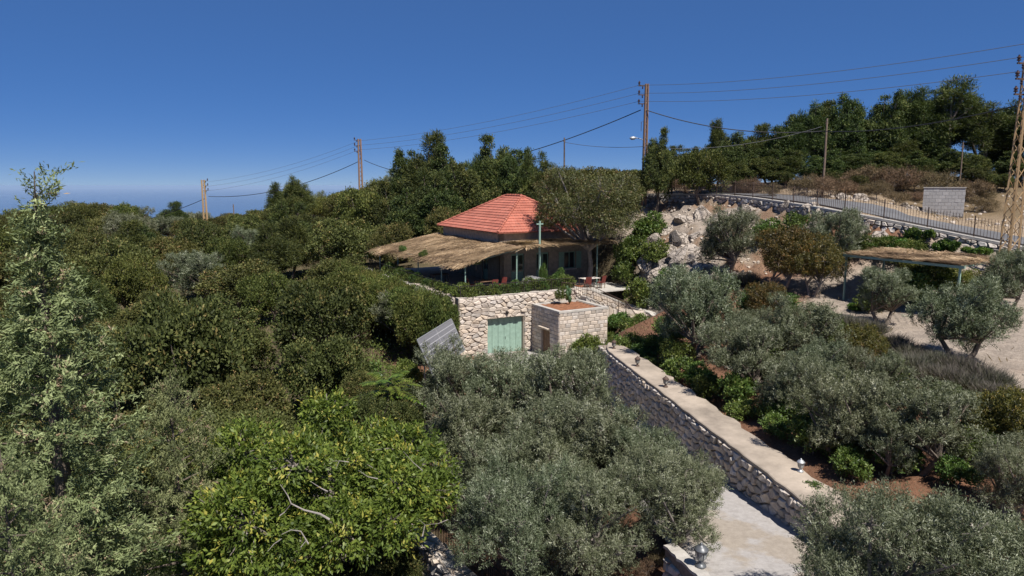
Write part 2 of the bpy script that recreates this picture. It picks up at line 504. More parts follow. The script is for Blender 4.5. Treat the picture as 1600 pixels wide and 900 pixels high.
def poly_dist(x, y, line):
    """distance to a polyline, interpolated z and signed side (positive right of travel)"""
    best = np.full(x.shape, 1e9); bz = np.zeros(x.shape); bs = np.zeros(x.shape)
    for p, q in zip(line[:-1], line[1:]):
        ex, ey = q[0]-p[0], q[1]-p[1]
        l2 = ex*ex+ey*ey
        t = np.clip(((x-p[0])*ex + (y-p[1])*ey)/l2, 0, 1)
        dx = x-(p[0]+t*ex); dy = y-(p[1]+t*ey)
        d = np.hypot(dx, dy)
        m = d < best
        best = np.where(m, d, best)
        bz = np.where(m, p[2]+t*(q[2]-p[2]), bz)
        bs = np.where(m, np.sign(dx*ey - dy*ex), bs)
    return best, bz, bs

def drive_z(y):
    return -8.5 - (y - 15) * .09
def wall_x(y):                       # front face of the driveway retaining wall
    return 4.55 + (31.8 - y) * .17
def drive_left(y):
    return 3.95 - (y - 13.4) * .085 - np.maximum(0, np.asarray(y) - 34) * .33
WALL_TOP = -7.7

def smooth(e0, e1, v):
    t = np.clip((v - e0) / (e1 - e0), 0, 1)
    return t * t * (3 - 2 * t)

def height(x, y):
    x = np.atleast_1d(np.asarray(x, dtype=float)); y = np.atleast_1d(np.asarray(y, dtype=float))
    z = np.full(x.shape, _W[_n]) + _W[_n+1] * x + _W[_n+2] * y
    for i in range(_n):
        z = z + _W[i] * np.hypot(x - CT[i, 0], y - CT[i, 1])
    # plateau ends: the land falls away to the coast
    far = np.maximum(0, np.maximum(y - 165, np.maximum(np.abs(x) - 130, -y - 40)))
    near = np.clip(far / 40, 0, 1)
    z = z * (1 - near) + near * np.minimum(z, -14) - far * .34
    z = np.maximum(z, -672)
    # rough rocky slope
    rock = smooth(0, 2.5, x - 9) * smooth(0, 3, y - 42) * smooth(0, 4, 70 - y) * smooth(0, 4, 32 - x)
    d, fz, s = poly_dist(x, y, FENCE)
    rock = rock * smooth(.4, 1.6, d) * (s < 0)
    z = z + rock * (.42 * vnoise(x, y, .9, 1) + .45 * np.abs(vnoise(x, y, 1.7, 2)) - .15)
    z = z + .07 * vnoise(x, y, .6, 3) + .03 * vnoise(x, y, 1.9, 4)
    # road bed
    dr, rz, _s = poly_dist(x, y, ROAD)
    k = 1 - smooth(2.5, 3.6, dr)
    z = z * (1 - k) + (rz - .10) * k
    # step under the roadside wall
    k = (d < 3.0) * (s < 0) * smooth(.25, .35, d) * (1 - smooth(1.2, 3.0, d))
    z = np.where(k > 0, z * (1 - k) + np.minimum(z, fz - .85) * k, z)
    z = np.where((d <= .3), fz - .25, z)
    # driveway
    dz = drive_z(y) - .06
    wx = wall_x(y)
    inside = (y > 4) & (y < 47.5) & (x > drive_left(y) - .15) & (x < np.where(y < 33.3, wx + .5, 6.4))
    z = np.where(inside, dz, z)
    # garden strip behind the wall
    k = (y > 5) & (y < 33.5) & (x >= wx + .5)
    kk = 1 - smooth(1.2, 4.0, x - wx)
    z = np.where(k, z * (1 - kk) + np.minimum(z, WALL_TOP - .06) * kk, z)
    # terrace platform
    a, b = to_ab(x, y)
    low = smooth(-11, -8.5, a) * (1 - smooth(2.9, 6.5, a)) * smooth(-16, -12.5, b) * (b <= -6.0)
    z = z * (1 - low) + low * np.minimum(z, drive_z(np.minimum(y, 47)) - .06)
    plat = (a > -6.3) * (1 - smooth(8.3, 12.0, a)) * (b > -6.0) * (1 - smooth(12.5, 15.5, b))
    z = z * (1 - plat) + plat * -7.78
    stair = smooth(2.6, 3.0, a) * (1 - smooth(7.2, 10, a)) * smooth(-13.5, -12.5, b) * (b <= -6.0)
    z = z * (1 - stair) + stair * np.minimum(z, -8.2 - np.clip(a - 3, 0, 3) * .42 - np.clip(-8.5 - b, 0, 4) * .45)
    return z

def gz(x, y):
    return float(height([x], [y])[0])

def grid_axis(segs):
    out = []
    for a, b, st in segs:
        out.append(np.arange(a, b, st))
    out.append(np.array([segs[-1][1]]))
    return np.concatenate(out)
gx = grid_axis([(-6000,-1000,1000),(-1000,-300,100),(-300,-130,17),(-130,-40,2.5),(-40,-14,1.0),(-14,34,.4),(34,60,1.0),(60,140,4),(140,300,20),(300,1000,100),(1000,6000,1000)])
gy = grid_axis([(-3000,-300,300),(-300,-60,40),(-60,4,4),(4,70,.4),(70,130,1.5),(130,200,3),(200,400,20),(400,1000,100),(1000,9000,1000)])
GX, GY = np.meshgrid(gx, gy)
GZ = height(GX.ravel(), GY.ravel()).reshape(GX.shape)
nx, ny = len(gx), len(gy)
idx = np.arange(nx * ny).reshape(ny, nx)
quads = np.stack([idx[:-1,:-1], idx[:-1,1:], idx[1:,1:], idx[1:,:-1]], -1).reshape(-1, 4)
tm = np_mesh("ground", np.stack([GX, GY, GZ], -1).reshape(-1, 3), quads, M['ground'], smooth=True)
# what the earth is made of, place by place
zx, zy = GX.ravel(), GY.ravel()
scrub = np.array([.105, .085, .05]); red = np.array([.185, .098, .06]); pale = np.array([.32, .268, .22]); tan = np.array([.17, .125, .075])
zone = np.tile(scrub, (len(zx), 1))
nz = vnoise(zx, zy, .35, 7) * .8 + vnoise(zx, zy, 1.1, 8) * .5
def paint(w, c):
    global zone
    w = np.clip(w, 0, 1)[:, None]
    zone = zone * (1 - w) + c * w
paint(smooth(-.6, .6, zx - drive_left(zy) + 6.2 + nz) * smooth(0, 1.5, 47 - zy) * smooth(4, 8, zy + nz), red)
paint(smooth(0, 1.5, zx - wall_x(zy) + nz) * smooth(-1, 1, 46 - zy), red)
paint(smooth(-1.2, 1.2, zx - 16.2 + nz * 2 - (30 - zy) * .12) * smooth(-1, 1, zy - 18 + nz) * smooth(-1, 1, 41.5 - zy), pale)
dF, _zF, sF = poly_dist(zx, zy, FENCE)
paint(smooth(0, 3, zx - 8 + nz) * smooth(0, 4, zy - 44) * (sF < 0) * smooth(-.2, .25, nz + .12), pale * .92)
paint(smooth(0, 3, zx - 8 + nz) * smooth(0, 4, zy - 40) * (sF < 0) * smooth(.05, -.3, nz) * .8, np.array([.26, .165, .11]))
paint((sF > 0) * smooth(26, 22, dF + nz) * smooth(0, 3, zx - 8), tan)
paint((sF > 0) * smooth(13, 8, dF + nz * 2) * smooth(0, 3, zx - 12), np.array([.30, .23, .16]))
at = tm.attributes.new("zone", 'FLOAT_COLOR', 'POINT')
at.data.foreach_set("color", np.concatenate([zone, np.ones((len(zx), 1))], 1).astype(np.float32).ravel())
ground = link(bpy.data.objects.new("ground", tm))
tag(ground, "scrubby hillside ground of red soil and pale limestone gravel", "ground", kind="structure")

m = MB(); S = 160000
m.add([(-S,-S,-650),(S,-S,-650),(S,S,-650),(-S,S,-650)], [(0,1,2,3)])
tag(m.build("sea", M['sea']), "hazy blue sea reaching the horizon beyond the hill", "sea", kind="structure")

def ribbon(name, left, right, mat, thick=0.0, sub=1):
    m = MB()
    n = len(left)
    vs = [tuple(p) for p in left] + [tuple(p) for p in right]
    fs = [(i, n+i, n+i+1, i+1) for i in range(n-1)]
    if thick:
        vs += [(p[0], p[1], p[2]-thick) for p in left] + [(p[0], p[1], p[2]-thick) for p in right]
        fs += [(i, i+1, 2*n+i+1, 2*n+i) for i in range(n-1)] + [(n+i, 3*n+i, 3*n+i+1, n+i+1) for i in range(n-1)]
        fs += [(0, 2*n, 3*n, n), (n-1, 2*n-1, 4*n-1, 3*n-1)]
    m.add(vs, fs)
    return m, mat, name

# asphalt road behind the fence
m, mt, nm = ribbon("road", offset_line(ROAD, -2.2, .012), offset_line(ROAD, 2.2, .012), M['asphalt'], .1)
tag(m.build(nm, mt), "grey asphalt road climbing behind the iron fence", "road", kind="structure")
# concrete drive
ys = np.arange(5, 47.6, .8)
L_ = [(float(drive_left(y)), y, drive_z(y)) for y in ys]
R_ = [(float(wall_x(y)) + .02 if y < 33.2 else 6.3, y, drive_z(y)) for y in ys]
m, mt, nm = ribbon("driveway", L_, R_, M['drive'], .05)
tag(m.build(nm, mt), "cracked pale concrete drive running down to the garage", "driveway", kind="structure")

# ------------------------------------------------------------------ rubble and block walls, stone by stone
def clip_poly(poly, px, py, nx, ny):
    """keep the side where (p-(px,py)).n <= 0"""
    out = []
    for i in range(len(poly)):
        a = poly[i]; b = poly[(i+1) % len(poly)]
        da = (a[0]-px)*nx + (a[1]-py)*ny
        db = (b[0]-px)*nx + (b[1]-py)*ny
        if da <= 0: out.append(a)
        if (da < 0 < db) or (db < 0 < da):
            t = da / (da - db)
            out.append((a[0]+(b[0]-a[0])*t, a[1]+(b[1]-a[1])*t))
    return out

def voronoi_cells(L, H, sx, sy, rng, jit=.75, holes=(), top=None, stagger=True):
    """irregular stones covering an L x H face; top(x) trims the upper edge"""
    seeds = []
    rows = max(1, round(H / sy)); 
    for j in range(-1, rows + 1):
        cols = max(1, round(L / sx))
        for i in range(-1, cols + 2):
            x = (i + .5 + (.5 if (j % 2 and stagger) else 0) + (rng.random()-.5) * jit) * L / cols
            y = (j + .5 + (rng.random()-.5) * jit * .8) * H / rows
            seeds.append((x, y))
    k = sx / sy
    S = np.array(seeds); SS = S * np.array([1, k])
    cells = []
    for n, (x, y) in enumerate(seeds):
        if x < -sx*.4 or x > L+sx*.4 or y < -sy*.4 or y > H+sy*.4: continue
        d = ((SS - SS[n])**2).sum(1)
        near = np.argsort(d)[1:15]
        X, Y = SS[n]
        poly = [(X-sx*2, Y-sx*2), (X+sx*2, Y-sx*2), (X+sx*2, Y+sx*2), (X-sx*2, Y+sx*2)]
        for q in near:
            qx, qy = SS[q]
            poly = clip_poly(poly, (X+qx)/2, (Y+qy)/2, qx-X, qy-Y)
        poly = [(p[0], p[1]/k) for p in poly]
        poly = clip_poly(poly, 0, 0, -1, 0); poly = clip_poly(poly, L, 0, 1, 0)
        poly = clip_poly(poly, 0, 0, 0, -1)
        if poly: poly = clip_poly(poly, 0, H if top is None else top(min(max(x, 0), L)), 0, 1)
        skip = False
        for (hx0, hx1, hy0, hy1) in holes:
            if not poly: break
            cx = sum(p[0] for p in poly)/len(poly); cy = sum(p[1] for p in poly)/len(poly)
            bx0 = min(p[0] for p in poly); bx1 = max(p[0] for p in poly); by0 = min(p[1] for p in poly); by1 = max(p[1] for p in poly)
            if bx1 < hx0 or bx0 > hx1 or by1 < hy0 or by0 > hy1: continue
            opts = [(hx0-bx0, (hx0, 0, 1, 0)), (bx1-hx1, (hx1, 0, -1, 0)), (hy0-by0, (0, hy0, 0, 1)), (by1-hy1, (0, hy1, 0, -1))]
            best = max(opts, key=lambda o: o[0])
            if best[0] < .06: skip = True; break
            poly = clip_poly(poly, *best[1])
        if skip or len(poly) < 3: continue
        ar = abs(sum(poly[i][0]*poly[(i+1)%len(poly)][1]-poly[(i+1)%len(poly)][0]*poly[i][1] for i in range(len(poly))))/2
        if ar < sx*sy*.08: continue
        cells.append(poly)
    return cells

def stone_geo(poly, O, e1, e2, n, rng, joint, depth, bulge, tilt=.25):
    """one stone: polygon pushed out of the face with rounded shoulders, 20-45 triangles"""
    cx = sum(p[0] for p in poly)/len(poly); cy = sum(p[1] for p in poly)/len(poly)
    # drop tiny edges
    q = []
    for p in poly:
        if not q or math.hypot(p[0]-q[-1][0], p[1]-q[-1][1]) > .025: q.append(p)
    poly = q if len(q) >= 3 else poly
    k = len(poly)
    r = sum(math.hypot(p[0]-cx, p[1]-cy) for p in poly)/k
    f1 = max(.5, 1 - joint / max(r, .02)); f2 = f1 * (.70 + .1*rng.random())
    tx = (rng.random()-.5)*tilt; ty = (rng.random()-.5)*tilt
    d0 = depth * (.6 + .8*rng.random())
    V = []
    def pt(x, y, d): V.append(O + e1*x + e2*y + n*d)
    for p in poly:
        pt(cx+(p[0]-cx)*(f1+.02), cy+(p[1]-cy)*(f1+.02), -.04)
    for p in poly:
        x = cx+(p[0]-cx)*f1; y = cy+(p[1]-cy)*f1
        pt(x, y, d0*.55 + (x-cx)*tx*.5 + (y-cy)*ty*.5)
    for p in poly:
        x = cx+(p[0]-cx)*f2; y = cy+(p[1]-cy)*f2
        pt(x, y, d0 + bulge*(.5+rng.random()*.6) + (x-cx)*tx + (y-cy)*ty)
    F = []
    for i in range(k):
        j = (i+1) % k
        F.append((i, j, k+j, k+i)); F.append((k+i, k+j, 2*k+j, 2*k+i))
    F.append(tuple(2*k+i for i in range(k)))
    return V, F

def stone_face(parent, cells, O, e1, e2, n, rng, mats, joint=.015, depth=.05, bulge=.03, name="stone", tilt=.25, limit=300, count=[0], weights=None):
    """each cell becomes a stone object under parent; past the limit the rest is one stuff part"""
    rest = MB(); base = Vector(parent.location)
    Oh = Vector(O) - base
    made = 0
    order = list(range(len(cells)))
    if weights is not None: order.sort(key=lambda i: -weights(cells[i]))
    for c in order:
        V, F = stone_geo(cells[c], Oh, e1, e2, n, rng, joint, depth, bulge, tilt)
        if made < limit:
            me = bpy.data.meshes.new(name); me.from_pydata(V, [], F)
            me.materials.append(mats[rng.randrange(len(mats))])
            link(bpy.data.objects.new(name, me), parent); made += 1
        else:
            rest.add(V, F)
    if rest.v:
        o = rest.build(name + "_fill", mats[0], parent); o["kind"] = "stuff"
    return made

UP = Vector((0, 0, 1))
rng = random.Random(5)

# driveway retaining wall
Y0, Y1 = 8.0, 33.0
pA = Vector((wall_x(Y0), Y0, 0)); pB = Vector((wall_x(Y1), Y1, 0))
wl = empty("retaining_wall", (float(pA.x + .6), Y0, WALL_TOP - 1.5), 0, "long rubble stone retaining wall with broad tan cap beside the concrete drive", "retaining wall")
e1 = (pB - pA).normalized(); nrm = Vector((-e1.y, e1.x, 0))
Lw = (pB - pA).length
W_ = 1.1
def wp(s, off, z):          # s along wall, off behind the face
    q = pA + e1 * s - nrm * off
    return (q.x - wl.location.x, q.y - wl.location.y, z - wl.location.z)
m = MB()
n_ = 24; vs = []
for i in range(n_ + 1):
    s = Lw * i / n_; y = (pA + e1*s).y
    zb = drive_z(y) - .3
    vs += [wp(s, .03, zb), wp(s, .03, WALL_TOP - .1), wp(s, W_ - .05, WALL_TOP - .1), wp(s, W_ - .05, zb)]
fs = []
for i in range(n_):
    for k in range(4):
        k2 = (k+1) % 4
        fs.append((i*4+k, i*4+k2, i*4+4+k2, i*4+4+k))
fs += [(0,1,2,3), tuple(n_*4+k for k in (3,2,1,0))]
m.add(vs, fs); m.build("core", M['mortar'], wl)
m = MB(); vs = []; fs = []; n_ = 60                 # the cap: uneven poured slab
for i in range(n_ + 1):
    s = -.02 + (Lw + .04) * i / n_
    j1 = rng.uniform(-.02, .025); j2 = rng.uniform(-.09, .12)
    zt = WALL_TOP + rng.uniform(-.012, .012)
    o0 = -.05 + j1; o1 = W_ + j2
    if i > n_ - 4: o0 += (i - n_ + 4) ** 2 * .03; o1 -= (i - n_ + 4) ** 2 * .035
    vs += [wp(s, o0, WALL_TOP - .1), wp(s, o0, zt - .02), wp(s, o0 + .03, zt), wp(s, (o0+o1)/2, zt + .015), wp(s, o1 - .03, zt), wp(s, o1, WALL_TOP - .1)]
for i in range(n_):
    for k in range(5):
        fs.append((i*6+k, i*6+k+1, i*6+6+k+1, i*6+6+k))
fs += [tuple(range(6))[::-1], tuple(n_*6+k for k in range(6))]
m.add(vs, fs); m.build("cap", M['cap'], wl)
Hmax = 2.4
zb0 = WALL_TOP - .1 - Hmax
cells = voronoi_cells(Lw, Hmax, .33, .25, rng, .95)
keep = []
for c in cells:
    cx = sum(p[0] for p in c)/len(c); cy = sum(p[1] for p in c)/len(c)
    if zb0 + max(p[1] for p in c) < drive_z((pA + e1*cx).y) - .02: continue
    keep.append(c)
def wgt(c):
    cx = sum(p[0] for p in c)/len(c); y = (pA + e1*cx).y
    pr = project((pA.x + e1.x*cx, y, WALL_TOP - .6))
    return 1/y if (930 < pr[0] < 1230 and y > 15.5) else -y
stone_face(wl, keep, Vector((pA.x, pA.y, zb0)), e1, UP, nrm, rng, [M['field'], M['field'], M['greystone'], M['lime']], .024, .055, .05, tilt=.6, weights=wgt)

# low wall left of the drive (near the camera)
lw = empty("low_wall", (3.6, 14, -8.9), 0, "low rough stone wall with pale cap on the outer side of the drive", "wall")
qa = Vector((4.5, 11.0, 0)); qb = Vector((3.6, 14.4, 0)); ee = (qb-qa).normalized(); nn = Vector((-ee.y, ee.x, 0)); Ll = (qb-qa).length
def lp(s, off, z):
    q = qa + ee*s + nn*off
    return (q.x-lw.location.x, q.y-lw.location.y, z-lw.location.z)
m = MB(); vs = []; fs = []
for i in range(20):
    s = Ll*i/19; zt = -7.98 - .09*(qa+ee*s).y*0 - ((qa+ee*s).y-13)*.07
    vs += [lp(s, -.09, zt-1.6), lp(s, -.09, zt), lp(s, .15, zt), lp(s, .15, zt-1.6)]
for i in range(19):
    for k in range(3): fs.append((i*4+k, i*4+k+1, i*4+5+k, i*4+4+k))
fs += [(0,1,2,3),(79,78,77,76)]
m.add(vs, fs); m.build("core", M['mortar'], lw)
m = MB(); vs = []; fs = []
for i in range(30):
    s = Ll*i/29; zt = -7.9 - ((qa+ee*s).y-13)*.07 + rng.uniform(-.012,.012); w0 = .12+rng.uniform(-.02,.02); w1 = .17+rng.uniform(-.03,.03)
    vs += [lp(s,-w0,zt-.075), lp(s,-w0,zt-.01), lp(s,0,zt+.01), lp(s,w1,zt-.01), lp(s,w1,zt-.075)]
for i in range(29):
    for k in range(4): fs.append((i*5+k, i*5+k+1, i*5+6+k, i*5+5+k))
fs += [(4,3,2,1,0), tuple(145+k for k in range(5))]
m.add(vs, fs); m.build("cap", M['capgrey'], lw)
cells = voronoi_cells(Ll, 1.5, .34, .24, rng, .9)
stone_face(lw, cells, qa + nn*.15 + Vector((0,0,-9.75)), ee, UP, nn, rng, [M['field'], M['greystone']], .02, .05, .04, tilt=.5)

# garden wall and iron fence under the walnut tree
gw = empty("garden_wall", (-1.4, 15.5, -9.9), 0, "rough pale stone wall at the foot of the walnut tree beside iron pickets", "wall")
qa = Vector((.35, 12.6, 0)); qb = Vector((-3.3, 18.4, 0)); ee = (qb-qa).normalized(); nn = Vector((-ee.y, ee.x, 0)); Ll = (qb-qa).length
m = MB()
for i in range(12):
    s0 = Ll*i/12; s1 = Ll*(i+1)/12 - .004
    pts = [qa+ee*s0-nn*.24, qa+ee*s1-nn*.24, qa+ee*s1+nn*.24, qa+ee*s0+nn*.24]
    m.add([(p.x+1.4, p.y-15.5, -.9) for p in pts] + [(p.x+1.4, p.y-15.5, .78) for p in pts], [(0,3,2,1),(4,5,6,7),(0,1,5,4),(1,2,6,5),(2,3,7,6),(3,0,4,7)])
m.build("core", M['mortar_pale'], gw)
cells = voronoi_cells(Ll, 1.6, .36, .24, rng, .9)
stone_face(gw, cells, qa + nn*.24 + Vector((0,0,-10.7)), ee, UP, nn, rng, [M['lime'], M['greystone']], .02, .05, .04, tilt=.5)
cells = voronoi_cells(Ll, .5, .48, .3, rng, .8)       # flat stones on top
stone_face(gw, cells, qa - nn*.25 + Vector((0,0,-9.12)), ee, nn, UP, rng, [M['lime'], M['lime'], M['capgrey']], .018, .05, .02, tilt=.12, name="cap_stone")

def picket_fence(name, line, h, spacing, label, mat, post_every=18, spear=True, pitch_post=None, group=None, limit=300, picket_w=.016):
    """iron fence along a polyline: posts, two rails and single pickets"""
    f = empty(name, tuple(line[0]), 0, label, "fence", group)
    base = Vector(line[0])
    mp = MB(); w = picket_w / 2
    mp.box(-w, w, -w, w, .06, h)
    if spear:
        mp.add([(-w*2,0,h),(0,-w*2,h),(w*2,0,h),(0,w*2,h),(0,0,h+.07)], [(0,1,4),(1,2,4),(2,3,4),(3,0,4),(3,2,1,0)])
    pk = mp.mesh("picket", mat)
    mq = MB(); mq.box(-.028,.028,-.028,.028,-.15,h+.09)
    pm = mq.mesh("post", mat)
    cnt = 0; carry = 0.0; k = 0
    for p, q in zip(line[:-1], line[1:]):
        p = Vector(p); q = Vector(q); L = (q-p).length; d = (q-p)/L
        for zz in (.12, h-.14):
            bar("rail", p-base+UP*zz, q-base+UP*zz, .03, mat, f, .012)
        s = carry
        while s < L:
            o = bpy.data.objects.new("post" if k % post_every == 0 else "picket", pm if k % post_every == 0 else pk)
            o.location = p + d*s - base
            o.rotation_euler = (0, 0, math.atan2(d.y, d.x))
            if cnt < limit: link(o, f)
            cnt += 1; k += 1; s += spacing
        carry = s - L
    return f
z0 = -9.75
picket_fence("iron_fence", [(.95,12.6,z0),(-.35,15.0,z0-.1),(-2.2,18.2,z0-.3)], 1.0, .11, "black iron picket fence over red soil beside the walnut tree", M['iron'], 20, False)

# roadside wall with coping, dry stone face and iron fence on top
rw = empty("roadside_wall", tuple(FENCE[5] - Vector((0,0,1))), 0, "dry stone roadside wall with pale concrete coping carrying the iron fence", "wall")
def dense(line, st):
    out = []
    for p, q in zip(line[:-1], line[1:]):
        k = max(1, int((q-p).length/st))
        for i in range(k): out.append(p.lerp(q, i/k))
    out.append(line[-1]); return out
fl = dense(FENCE, 1.2)
def strip(off0, off1, z0, z1, line):
    a = offset_line(line, off0, 0); b = offset_line(line, off1, 0)
    m = MB(); vs = []
    for p, q in zip(a, b):
        for (s, z) in ((p, z0), (p, z1), (q, z1), (q, z0)):
            vs.append(tuple(Vector((s.x, s.y, s.z+z)) - rw.location))
    fs = []
    n = len(a)
    for i in range(n-1):
        for k in range(4):
            k2 = (k+1) % 4
            fs.append((i*4+k, i*4+k2, i*4+4+k2, i*4+4+k))
    fs += [(0,1,2,3), tuple((n-1)*4+k for k in (3,2,1,0))]
    m.add(vs, fs); return m
strip(-.22, .22, -1.5, -.12, fl).build("core", M['mortar'], rw)
strip(-.3, .26, -.118, .03, fl).build("coping", M['capgrey'], rw)
done = 0
for p, q in zip(FENCE[1:12], FENCE[2:13]):
    d = (q-p); Lh = Vector((d.x, d.y, 0)).length; e = Vector((d.x, d.y, d.z)) / Lh
    n = Vector((-d.y, d.x, 0)).normalized()
    cs = voronoi_cells(Lh, 1.15, .50, .27, rng, .9)
    done += stone_face(rw, cs, p + n*.23 + Vector((0,0,-1.28)), e, UP, n, rng, [M['greystone'], M['greystone'], M['field'], M['lime']], .03, .09, .06, tilt=.6, limit=max(0, 290-done))
picket_fence("iron_fence", [p + Vector((0,0,.03)) for p in FENCE[1:13]], 1.12, .165, "long dark iron picket fence along the upper road", M['rusty'], 15, True, picket_w=.02)

# ------------------------------------------------------------------ house
house = empty("house", tuple(H0), PHI, "low stone house with hipped red tile roof behind the reed canopy", "house")
EA, EB, ZE, ZR = 9.4, 12.3, 4.08, 6.84          # eaves rectangle, eave and ridge heights above terrace

def wall_grid(L, H, T, openings):
    """wall along +x, y 0..T, with rectangular openings, as boxes"""
    xs = sorted({0, L, *[o[0] for o in openings], *[o[1] for o in openings]})
    zs = sorted({0, H, *[o[2] for o in openings], *[o[3] for o in openings]})
    m = MB()
    for x0, x1 in zip(xs[:-1], xs[1:]):
        for z0, z1 in zip(zs[:-1], zs[1:]):
            cx, cz = (x0+x1)/2, (z0+z1)/2
            if any(o[0] < cx < o[1] and o[2] < cz < o[3] for o in openings): continue
            m.box(x0, x1, 0, T, z0, z1)
    return m
def place(o, loc, rz):
    o.location = loc; o.rotation_euler = (0, 0, rz); return o
front_open = [(1.0,2.2,0,2.35), (3.3,4.5,0,2.35), (6.0,7.1,.9,2.3)]
side_open = [(1.2,2.3,.9,2.3), (4.6,5.7,.9,2.3), (8.2,9.3,0,2.3)]
place(wall_grid(8.6, ZE-.05, .35, front_open).build("wall", M['wallstone'], house), (.4,.4,0), 0)
place(wall_grid(11.5, ZE-.05, .35, side_open).build("wall", M['wallstone'], house), (.4,11.9,0), -math.pi/2)
place(wall_grid(11.5, ZE-.05, .35, []).build("wall", M['wallstone'], house), (9.0,.4,0), math.pi/2)
place(wall_grid(7.8, ZE-.05, .35, []).build("wall", M['wallstone'], house), (8.6,11.9,0), math.pi)
def window(x0, x1, z0, z1, org, rz, door):
    Mx = Matrix.Translation(org) @ Matrix.Rotation(rz, 4, 'Z')
    def put(o): o.matrix_local = Mx @ o.matrix_local; return o
    if door:
        m = MB(); m.box(x0, x1, .14, .19, z0+.02, z1); d = m.build("door", M['green'], house); d.matrix_local = Mx
        for i in range(2):
            m = MB(); m.box(x0+.12+i*(x1-x0)/2, x0+(i+1)*(x1-x0)/2-.08, .125, .142, z0+.9, z1-.15); m.build("pane", M['pane'], d)
        m = MB(); m.tube([((x0+x1)/2+.05,.1,1.02),((x0+x1)/2+.05,.1,1.16)], .015); m.build("handle", M['iron'], d)
    else:
        m = MB(); w = .07
        m.box(x0, x0+w, .1, .2, z0, z1); m.box(x1-w, x1, .1, .2, z0, z1); m.box(x0+w, x1-w, .1, .2, z0, z0+w); m.box(x0+w, x1-w, .1, .2, z1-w, z1); m.box((x0+x1)/2-.03, (x0+x1)/2+.03, .11, .19, z0+w, z1-w)
        f = m.build("window", M['green'], house); f.matrix_local = Mx
        for i in range(2):
            m = MB(); m.box(x0+w if i == 0 else (x0+x1)/2+.03, (x0+x1)/2-.03 if i == 0 else x1-w, .145, .155, z0+w, z1-w); m.build("pane", M['pane'], f)
        m = MB(); m.box(x0-.1, x1+.1, -.08, .1, z0-.1, z0-.003); m.build("sill", M['lime'], f)
        for sgn in (0, 1):
            m = MB(); a = x0-.56 if sgn == 0 else x1+.06
            m.box(a, a+.5, -.05, -.012, z0, z1)
            for k in range(6): m.box(a+.06, a+.44, -.062, -.05, z0+.1+k*.2, z0+.22+k*.2)
            m.build("shutter", M['green'], f)
for i, o in enumerate(front_open): window(*o, (.4,.4,0), 0, i < 2)
for i, o in enumerate(side_open): window(*o, (.4,11.9,0), -math.pi/2, i == 2)

# roof: stepped courses of tile on each hip face
roof = None
rid0 = Vector((EA/2, EA/2, ZR)); rid1 = Vector((EA/2, EB-EA/2, ZR))
cor = [Vector((0,0,ZE)), Vector((EA,0,ZE)), Vector((EA,EB,ZE)), Vector((0,EB,ZE))]
m = MB()
m.add([tuple(c - Vector((0,0,.05))) for c in cor] + [tuple(rid0-Vector((0,0,.06))), tuple(rid1-Vector((0,0,.06)))], [(0,1,4),(1,2,5,4),(2,3,5),(3,0,4,5),(3,2,1,0)])
roof = m.build("roof", M['tile'], house)
faces = [(cor[0], cor[1], rid0, rid0), (cor[1], cor[2], rid0, rid1), (cor[2], cor[3], rid1, rid1), (cor[3], cor[0], rid1, rid0)]
NC = 14
for e0, e1_, r0, r1 in faces:
    nface = (e1_-e0).cross((r0+r1)/2-(e0+e1_)/2).normalized()
    for c in range(NC):
        t0 = c/NC; t1 = (c+1.18)/NC
        if t1 > 1: t1 = 1.0
        a0 = e0.lerp(r0, t0); a1 = e1_.lerp(r1, t0); b0 = e0.lerp(r0, t1); b1 = e1_.lerp(r1, t1)
        Lc = (a1-a0).length
        k = max(2, int(Lc/.11)); m = MB(); vs = []
        for i in range(k+1):
            u = i/k; wv = .016*math.cos(i*math.pi*.8)
            lo = a0.lerp(a1, u) + nface*(.055+wv); hi = b0.lerp(b1, u) + nface*(.004+wv*.6)
            bt = a0.lerp(a1, u) - nface*.012
            vs += [tuple(bt), tuple(lo), tuple(hi)]
        fs = []
        for i in range(k):
            fs.append((i*3, i*3+3, i*3+4, i*3+1)); fs.append((i*3+1, i*3+4, i*3+5, i*3+2))
        m.add(vs, fs); m.build("tile_course", M['tile'], roof)
def capline(p, q):
    L = (q-p).length; k = max(1, int(L/.42)); d = (q-p)/k
    for i in range(k):
        m = MB(); m.tube([p+d*i+UP*.06, p+d*(i+1.06)+UP*.035], [.115, .09], 8); m.build("ridge_tile", M['tile'], roof)
capline(cor[0], rid0); capline(cor[1], rid0); capline(cor[3], rid1); capline(cor[2], rid1); capline(rid0, rid1)

# ------------------------------------------------------------------ terrace
m = MB()
def ab(a, b, z): v = HL(a, b, z); return (v.x, v.y, v.z)
m.add([ab(-6.35,-6.52,.0), ab(9.6,-6.52,.0), ab(9.6,14,.0), ab(-6.35,14,.0), ab(-6.35,-6.52,-.07), ab(9.6,-6.52,-.07), ab(9.6,14,-.07), ab(-6.35,14,-.07)],
      [(0,1,2,3),(4,7,6,5),(0,4,5,1),(1,5,6,2),(2,6,7,3),(3,7,4,0)])
tag(m.build("terrace_floor", M['capgrey']), "paved terrace floor around the stone house under the canopy", "terrace", kind="structure")

